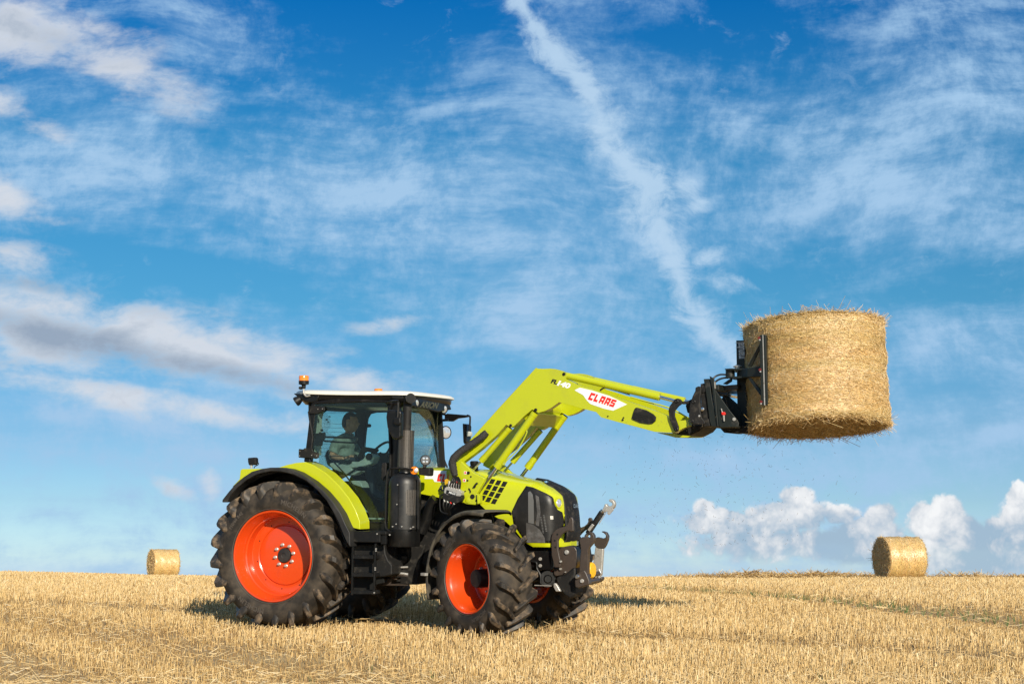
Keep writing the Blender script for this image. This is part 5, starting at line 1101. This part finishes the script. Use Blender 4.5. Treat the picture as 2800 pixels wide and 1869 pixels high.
# ------------------------------------------------------------------ bale grab carried by the loader
GQ = PY(Gg(700, 1235), 0.0)
grab = empty('bale_grab', None, TM @ Matrix.Translation(GQ)); tag(grab, 'dark steel bale grab hanging on the loader, pads closed round a bale', 'bale grab')
def gp_(name, y, t, *xy, m=DGREY, bevel=.006, parent=None):
    return plate(name, m, parent or grab, fl(Gg, *xy), y, t, bevel)
qb = gp_('hook_bar', -.56, .10, 440, 768, 498, 765, 520, 960, 577, 1215, 570, 1232, 515, 1228, 500, 1180, 470, 950)
qt = gp_('guard_strip', -.58, .03, 497, 738, 540, 762, 560, 960, 585, 1232, 572, 1232, 525, 880)
sp = gp_('side_plate', -.57, .025, 545, 865, 560, 880, 695, 1075, 768, 1165, 782, 1195, 778, 1235, 592, 1238, 570, 1050)
gp_('guard_edge', -.575, .06, 527, 778, 548, 800, 552, 860, 536, 870, m=SILVER, bevel=.002)
gp_('adjusting_lug', -.60, .03, 610, 1090, 640, 1085, 655, 1105, 645, 1120, 618, 1118, m=REDP)
gp_('clip_pin', -.60, .012, 608, 1052, 616, 1056, 626, 1090, 618, 1090, m=SILVER, bevel=.001); gp_('clip_pin', -.60, .012, 628, 1120, 645, 1120, 645, 1178, 635, 1178, m=SILVER, bevel=.002)
disc('grab_bolt', SILVER, grab, PY(Gg(740, 1158), -.57), (0, -1, 0), [(.020, 0), (.020, .012), (0, .014)], 12)
gp_('side_plate', .50, .025, 650, 900, 700, 950, 780, 1020, 780, 1235, 700, 1100, 660, 1010)
# frame beams across
mb = MB()
for pts in (fl(Gg, 545, 830, 600, 820, 600, 880, 560, 880), fl(Gg, 590, 1215, 770, 1220, 770, 1240, 600, 1240)): mb.prism(XZ(pts, -.5), -.54, 1.06)
mb.build('cross_beam', DGREY, grab, bevel=.008)
gp_('lower_beam', -.30, .60, 600, 1225, 880, 1218, 890, 1292, 760, 1294, 650, 1265, 690, 1290, 640, 1290, 600, 1245, m=BLACKR)
mast = gp_('mast', -.16, .32, 757, 392, 846, 392, 850, 700, 865, 1000, 880, 1292, 772, 1292, 766, 900)
gp_('upper_beam', -.30, .30, 560, 838, 770, 820, 775, 866, 570, 890, m=BRONZE)
gp_('brace', -.20, .03, 650, 940, 700, 950, 800, 1085, 800, 1220, 760, 1210, 665, 1010)
# sideways lettering on the mast, read from below upwards
vs, fs = text_mesh('manubal', .165, bold=.002, space=1.0); a, b = PY(Gg(805, 568), -.163), PY(Gg(797, 410), -.163); dr = (b - a).normalized(); w0 = max(v.x for v in vs) - min(v.x for v in vs); f = (b - a).length / w0; side_ = Vector((-dr.z, 0, dr.x)); c = (a + b) / 2; mb = MB()
mb.add([c + dr * v.x * f + side_ * v.y * .9 for v in vs], fs); mb.build('maker_lettering', LETTER, mast, smooth=0)
# hinge and swinging arms
BC = PY((1873 / .839, 864 / .839), 0.0); BW = TM @ BC; BR = 158 * BW.y / 3700; BH = 242 * (BW.y - .75) / 3700
yP = BC.y - BR * .86
pv_ = PY(Gg(700, 715), -.42)
hg = disc('hinge_barrel', DGREY, grab, Vector((pv_.x, -.42, PY(Gg(700, 752), -.42).z)), (0, 0, 1), [(0, 0), (.055, 0), (.055, PY(Gg(700, 672), -.42).z - PY(Gg(700, 752), -.42).z), (0, PY(Gg(700, 672), -.42).z - PY(Gg(700, 752), -.42).z)], 20)
disc('hinge_pin_head', SILVER, hg, PY(Gg(772, 655), -.30), (0, 0, 1), [(0, -.06), (.035, -.06), (.035, 0), (.055, .005), (.055, .012), (.02, .03), (0, .03)], 16)
for (ya_, yb_) in ((664, 680), (742, 758)): gp_('hinge_lug', -.52, .45, 645, ya_ + 4, 700, ya_, 865, ya_ - 2, 865, yb_ - 2, 760, yb_ + 2, 650, yb_ - 2, parent=grab, bevel=.003)
# the near arm runs from the hinge out to the pad
def quad_arm(name, px_a, ya, px_b, yb, t, parent, m=DGREY):
    """a bar between two traced ends lying on different side planes"""
    a = [PY(Gg(*p), ya) for p in px_a]; b = [PY(Gg(*p), yb) for p in px_b]; mb = MB(); n_ = Vector((0, t, 0))
    v = [a[0], b[0], b[1], a[1]]; mb.add(v + [p + n_ for p in v], [(0, 1, 2, 3), (7, 6, 5, 4), (0, 4, 5, 1), (1, 5, 6, 2), (2, 6, 7, 3), (3, 7, 4, 0)]); return mb.build(name, m, parent, bevel=.005)
cl_ = empty('clamp_arm', grab)
quad_arm('arm_beam', ((775, 672), (775, 756)), -.45, ((868, 664), (868, 750)), -.62, .08, cl_); quad_arm('arm_beam', ((866, 664), (866, 750)), -.62, ((1000, 640), (1000, 742)), yP, .06, cl_)
pad = gp_('pad_bar', yP - .06, .12, 983, 340, 1015, 336, 1048, 338, 1052, 560, 1066, 1000, 1062, 1022, 1015, 1026, 998, 1000, 992, 700, parent=cl_)
gp_('pad_edge', yP - .065, .01, 1014, 337, 1021, 337, 1040, 1022, 1030, 1022, m=SILVER, bevel=0, parent=pad)
quad_arm('diagonal_strut', ((870, 640), (905, 650)), -.62, ((985, 425), (988, 480)), yP, .03, cl_); quad_arm('diagonal_strut', ((872, 760), (905, 755)), -.62, ((998, 935), (998, 880)), yP, .03, cl_)
for y_ in (370, 678, 990):
    disc('pad_bolt', BOLTR, pad, PY(Gg(983 + (y_ - 370) * .03, y_), yP - .05), (0, -1, 0), [(.018, -.01), (.018, .010), (0, .012)], 12); disc('pad_bolt_end', SILVER, pad, PY(Gg(990 + (y_ - 370) * .02, y_ + 18), yP - .05), (0, -1, 0), [(.010, 0), (.010, .012), (0, .014)], 8)
mb = MB(); mb.box((BC.x - .45, BC.y + BR * .90 + .05, BC.z), (.10, .06, 1.1)); mb.box((BC.x - .75, BC.y + BR * .75, BC.z + .05), (.7, .06, .14)); fc = mb.build('far_clamp_arm', DGREY, grab, bevel=.006); fc['label'] = 'far clamp arm hidden behind the bale'
pipe('grab_hose', BLACK, grab, [PY(Gg(535, 765), -.5), PY(Gg(560, 740), -.48), PY(Gg(610, 724), -.46), PY(Gg(672, 728), -.44)], .011, 8, 5)
pipe('grab_hose', BLACK, grab, [PY(Gg(550, 800), -.5), PY(Gg(590, 772), -.48), PY(Gg(640, 757), -.46), PY(Gg(680, 756), -.44)], .011, 8, 5)
gp_('hinge_stop', -.42, .05, 625, 815, 680, 775, 712, 760, 710, 790, 660, 822)
disc('grab_cylinder', CHROME, grab, PY(Gg(690, 920), -.1), (0, 1, 0), [(0, 0), (.03, 0), (.03, .5), (0, .5)], 14)
disc('carrier_bolt', STEEL, tractor, PY(Gg(432, 1062), -.58), (0, -1, 0), [(.025, -.01), (.025, .02), (0, .03)], 10)
for ch in grab.children: ch.location = ch.location - GQ

# ------------------------------------------------------------------ driver
PQ = PY(I(720, 1180), .0)
def skin_mesh(verts, edges, radii, sub=2):
    me = bpy.data.meshes.new('tmp'); me.from_pydata([tuple(v) for v in verts], edges, []); o = bpy.data.objects.new('tmp', me); col.objects.link(o)
    sk = o.modifiers.new('s', 'SKIN'); sk.use_smooth_shade = True
    for i, r_ in enumerate(radii): me.skin_vertices[0].data[i].radius = (r_, r_) if not hasattr(r_, '__len__') else r_
    me.skin_vertices[0].data[0].use_root = True
    if sub: ss = o.modifiers.new('u', 'SUBSURF'); ss.levels = sub; ss.render_levels = sub
    dg = bpy.context.evaluated_depsgraph_get(); ev = o.evaluated_get(dg).to_mesh(); vs = [v.co.copy() for v in ev.vertices]; fs = [tuple(p.vertices) for p in ev.polygons]
    bpy.data.objects.remove(o); return vs, fs
person = empty('person', None, TM @ Matrix.Translation(PQ)); tag(person, 'driver in grey-green polo shirt sitting in the glazed cab, hand on the console', 'person')
pel = PY(I(705, 1130), 0); ch_ = PY(I(760, 860), 0); nk = PY(I(800, 660), 0)
P_ = [pel, pel.lerp(ch_, .5), ch_, ch_.lerp(nk, .62), nk, nk + Vector((.01, 0, .07))]; rd = [(.15, .12), (.135, .11), (.15, .12), (.13, .09), (.060, .058), (.055, .055)]; ed = [(0, 1), (1, 2), (2, 3), (3, 4), (4, 5)]
def chain(start, pts, rs):
    i0 = start
    for p, r_ in zip(pts, rs): P_.append(p); rd.append(r_); ed.append((i0, len(P_) - 1)); i0 = len(P_) - 1
    return i0
shr = PY(I(600, 790), -.19); elb = PY(I(530, 1010), -.30); wr = PY(I(735, 1045), -.34)
chain(3, [shr, shr.lerp(elb, .5), elb, elb.lerp(wr, .5), wr], [.068, .055, .045, .040, .028]); iw = len(P_) - 1
shl = PY(I(960, 790), .20) if False else Vector((shr.x, .20, shr.z)); ell = shl + Vector((.16, .10, -.24)); wl_ = ell + Vector((.24, -.06, .06))
chain(3, [shl, shl.lerp(ell, .5), ell, ell.lerp(wl_, .5), wl_], [.068, .055, .045, .040, .028]); iwl = len(P_) - 1
for s in (-1, 1):
    hp = pel + Vector((.05, s * .10, -.02)); kn = pel + Vector((.47, s * .16, .03)); an = kn + Vector((.10, 0, -.42))
    chain(0, [hp, hp.lerp(kn, .5), kn, kn.lerp(an, .5), an, an + Vector((.14, 0, -.05))], [.09, .08, .062, .055, .042, .04])
bv, bf = skin_mesh(P_, ed, rd)
# head: a sculpted ellipsoid with brow, nose, lips, chin and ears
hc = nk + Vector((.028, 0, .165)); hd = []; hf = []; nu, nvv = 40, 30; yawh = radians(12)
for j in range(nvv + 1):
    v_ = pi * j / nvv
    for i in range(nu):
        a = 2 * pi * i / nu; x = sin(v_) * cos(a); y = sin(v_) * sin(a); z = cos(v_); X = x * .108; Y = y * .084; Z = z * .136
        if z < -.2: X *= 1 + .10 * (x > 0) * (-z); Y *= 1 + .25 * z + .05
        if x > 0:
            f_ = max(0, x) ** 3 * math.exp(-(y / .28) ** 2)
            X += f_ * (.030 * math.exp(-((z + .12) / .13) ** 2) + .006 * math.exp(-((z + .46) / .07) ** 2) + .008 * math.exp(-((z + .75) / .12) ** 2) + .005 * math.exp(-((z - .22) / .08) ** 2) - .006 * math.exp(-((z + .34) / .05) ** 2))
            X -= .010 * math.exp(-((abs(y) - .36) / .14) ** 2 - ((z - .05) / .12) ** 2)
        if abs(x + .05) < .16 and abs(y) > .8 and -.25 < z < .2: Y += .014 * (1 if y > 0 else -1)
        hd.append(hc + Vector((X * cos(yawh) - Y * sin(yawh), X * sin(yawh) + Y * cos(yawh), Z)))
for j in range(nvv):
    for i in range(nu): hf.append((j * nu + i, j * nu + (i + 1) % nu, (j + 1) * nu + (i + 1) % nu, (j + 1) * nu + i))
# hands: palm with four fingers and a thumb
def hand(wp, dirv, up, side):
    dirv = dirv.normalized(); up = (up - dirv * up.dot(dirv)).normalized(); lat = dirv.cross(up) * side
    V_ = [wp, wp + dirv * .04, wp + dirv * .075]; E_ = [(0, 1), (1, 2)]; R_ = [(.022, .022), (.034, .018), (.036, .016)]
    for k_, (o_, l_, cu) in enumerate(((-.027, .070, .5), (-.009, .080, .6), (.009, .076, .75), (.027, .060, .9))):
        b0 = wp + dirv * .078 + lat * o_; p1 = b0 + dirv * l_ * .45 - up * l_ * .18 * cu; p2 = p1 + dirv * l_ * .30 - up * l_ * .30 * cu; p3 = p2 + dirv * l_ * .12 - up * l_ * .26 * cu
        i0 = len(V_); V_ += [b0, p1, p2, p3]; R_ += [.0095, .0090, .0082, .007]; E_ += [(2, i0), (i0, i0 + 1), (i0 + 1, i0 + 2), (i0 + 2, i0 + 3)]
    t0 = wp + dirv * .03 - lat * .030; i0 = len(V_); V_ += [t0, t0 + dirv * .035 - lat * .018 - up * .01, t0 + dirv * .062 - lat * .016 - up * .022]; R_ += [.012, .0105, .008]; E_ += [(1, i0), (i0, i0 + 1), (i0 + 1, i0 + 2)]
    return skin_mesh(V_, E_, R_, 1)
tipr = PY(I(905, 965), -.34); h1v, h1f = hand(P_[iw], tipr - P_[iw], Vector((0, -.35, 1)), -1); h2v, h2f = hand(P_[iwl], Vector((1, 0, .1)), Vector((0, .2, 1)), 1)
mb = MB(); mb.add(bv, bf); mb.add(hd, hf); mb.add(h1v, h1f); mb.add(h2v, h2f); body = mb.build('body', SKIN, person, smooth=60)
hipz = pel.z + .04
def clothe(name, m, test, off):
    me_v = bv; nrm_ = {}
    tmp = bpy.data.meshes.new('t'); tmp.from_pydata([tuple(v) for v in bv], [], bf); tmp.update(); keep = [f for f in bf if test(sum((me_v[i] for i in f), Vector()) / len(f))]
    mb = MB(); idx = {}; vs = []
    for f in keep:
        for i in f:
            if i not in idx: idx[i] = len(vs); vs.append(tmp.vertices[i].co + tmp.vertices[i].normal * off)
    mb.add(vs, [tuple(idx[i] for i in f) for f in keep]); o = mb.build(name, m, person, smooth=60); sl = o.modifiers.new('t', 'SOLIDIFY'); sl.thickness = .006; sl.offset = 1; bpy.data.meshes.remove(tmp); return o
def seg_d(p, a, b): ab = b - a; t = max(0, min(1, (p - a).dot(ab) / ab.dot(ab))); return (p - a - ab * t).length, t
def is_shirt(c):
    for s0, e0, w0_ in ((shr, elb, wr), (shl, ell, wl_)):
        d, t = seg_d(c, s0, e0); d2, t2 = seg_d(c, e0, w0_)
        if d2 < .075 and t2 > .02 and d2 < d: return False
        if d < .085 and t > .78 and d < d2: return False
    return c.z > hipz - .06 and c.z < nk.z + .015 and c.x < pel.x + .30 - (c.z < pel.z + .12) * .10
clothe('polo_shirt', SHIRT, is_shirt, .010); clothe('trousers', JEANS, lambda c: c.z <= hipz - .02 or (c.x > pel.x + .18 and c.z < pel.z + .16 and abs(c.y) < .26), .009)
mb = MB(); mb.tube([nk + Vector((.055 * cos(a), .062 * sin(a), -.02 - .02 * cos(a))) for a in [2 * pi * i / 20 for i in range(21)]], .012, 8, caps=False); mb.build('collar', MATS['dark_trousers'], person)
hv_ = [];  hf_ = []
keepf = [f for f in hf if (lambda c: (c.z > .045 + (c.x > .03) * .035 or (c.x < -.015 and c.z > -.055)))(sum((hd[i] for i in f), Vector()) / 4 - hc)]
idx = {}
for f in keepf:
    for i in f:
        if i not in idx: idx[i] = len(hv_); d_ = hd[i] - hc; hv_.append(hc + d_ * (1.07 + .015 * sin(i * 2.3)))
    hf_.append(tuple(idx[i] for i in f))
mb = MB(); mb.add(hv_, hf_); o = mb.build('hair', HAIR, person, smooth=60); sl = o.modifiers.new('t', 'SOLIDIFY'); sl.thickness = .012
for ch in person.children: ch.location = ch.location - PQ

# ------------------------------------------------------------------ bales
brot = TR_ROT @ Matrix.Rotation(radians(-3.6), 3, 'Y') @ Matrix.Rotation(radians(-6.2), 3, 'X')
bale('round_bale', BW, brot, BR, BH, 34000, 'round straw bale held upright in the air by the grab', 5)
def field_bale(px0, px1, base_y, height_px, nrm_ang, label, seed, nst, sw):
    sc = height_px / (2 * BR); Y = 3700 / sc; X = ((px0 + px1) / 2 - 1174.5) / sc; z = float(ground(X, Y)) + BR - .02
    # end normal points left and towards the camera
    base = atan2(X, Y); a = radians(nrm_ang); n_ = Vector((-sin(a) * cos(base) - cos(a) * sin(base), -cos(a) * cos(base) + sin(a) * sin(base), 0)).normalized()
    q = Vector((0, 0, 1)).rotation_difference(n_).to_matrix(); pxw = (px1 - px0) / sc; Hb = (pxw - 2 * BR * cos(a)) / sin(a)
    print('field bale', X, Y, z, 'R', BR, 'H', Hb); bale('round_bale', Vector((X, Y, z)), q, BR, Hb, nst, label, seed, sw)
field_bale(1994, 2117, 1328, 98, 64, 'round straw bale lying on the crest at right, dark end showing', 6, 6000, 2.2)
field_bale(345, 419, 1316, 64, 73, 'small distant round straw bale lying on the horizon left of the tractor', 7, 4000, 3.2)

# ------------------------------------------------------------------ stubble, weeds, windrow, chaff
tag(stubble(), 'short golden cereal stubble and loose straw covering the whole field', 'stubble', None, 'stuff')
weeds()
n = 16000; Yw = 76.0; x = rng.uniform(7.2, 34, n); bump_ = .5 + .5 * np.sin(x * 1.3) * np.sin(x * .57 + 1); hgt = (.30 + .16 * bump_) * np.clip((x - 7) / 4, .15, 1); off_ = rng.normal(0, .38, n); a = rng.uniform(0, 6.28, n)
z = ground(x, np.full(n, Yw) + off_) + rng.random(n) * hgt * np.exp(-(off_ / .5) ** 2); b = np.stack([x, Yw + off_, z], 1); l = rng.uniform(.12, .38, n); el_ = rng.normal(.15, .4, n); t = b + np.stack([np.cos(a) * l, np.sin(a) * l, np.sin(el_) * l], 1)
v, f, r = sticks(b, t, np.full(n, .013), np.full(n, .009), rng.beta(1.4, 3.2, n)); tag(np_mesh('straw_windrow', v, f, STUB, r), 'low row of loose straw along the crest at right', 'straw row', None, 'stuff')
n = 700; P = []
for _ in range(n):
    u_ = random.random()
    px = random.gauss(1620, 130) if u_ < .75 else random.uniform(1380, 2000); py = random.uniform(960, 1250) if u_ < .75 else random.uniform(900, 1270)
    d = ray((px / .839, py / .839)); dist = random.uniform(17.5, 21.5); P.append(CAM + d * dist)
b = np.array(P); a = rng.uniform(0, 6.28, n); e_ = rng.uniform(-1.4, 1.4, n); l = rng.gamma(2, .009, n).clip(.006, .09); t = b + np.stack([np.cos(a) * np.cos(e_), np.sin(a) * np.cos(e_), np.sin(e_)], 1) * l[:, None]
v, f, r = sticks(b, t, np.full(n, .0018), np.full(n, .0012), rng.random(n) * .3); tag(np_mesh('flying_chaff', v, f, straw_mat('chaff_straw', [(0, (.07, .055, .04)), (1, (.5, .4, .25))]), r), 'bits of straw and chaff drifting in the air below the held bale', 'chaff', None, 'stuff')
scene.cycles.transparent_max_bounces = 16
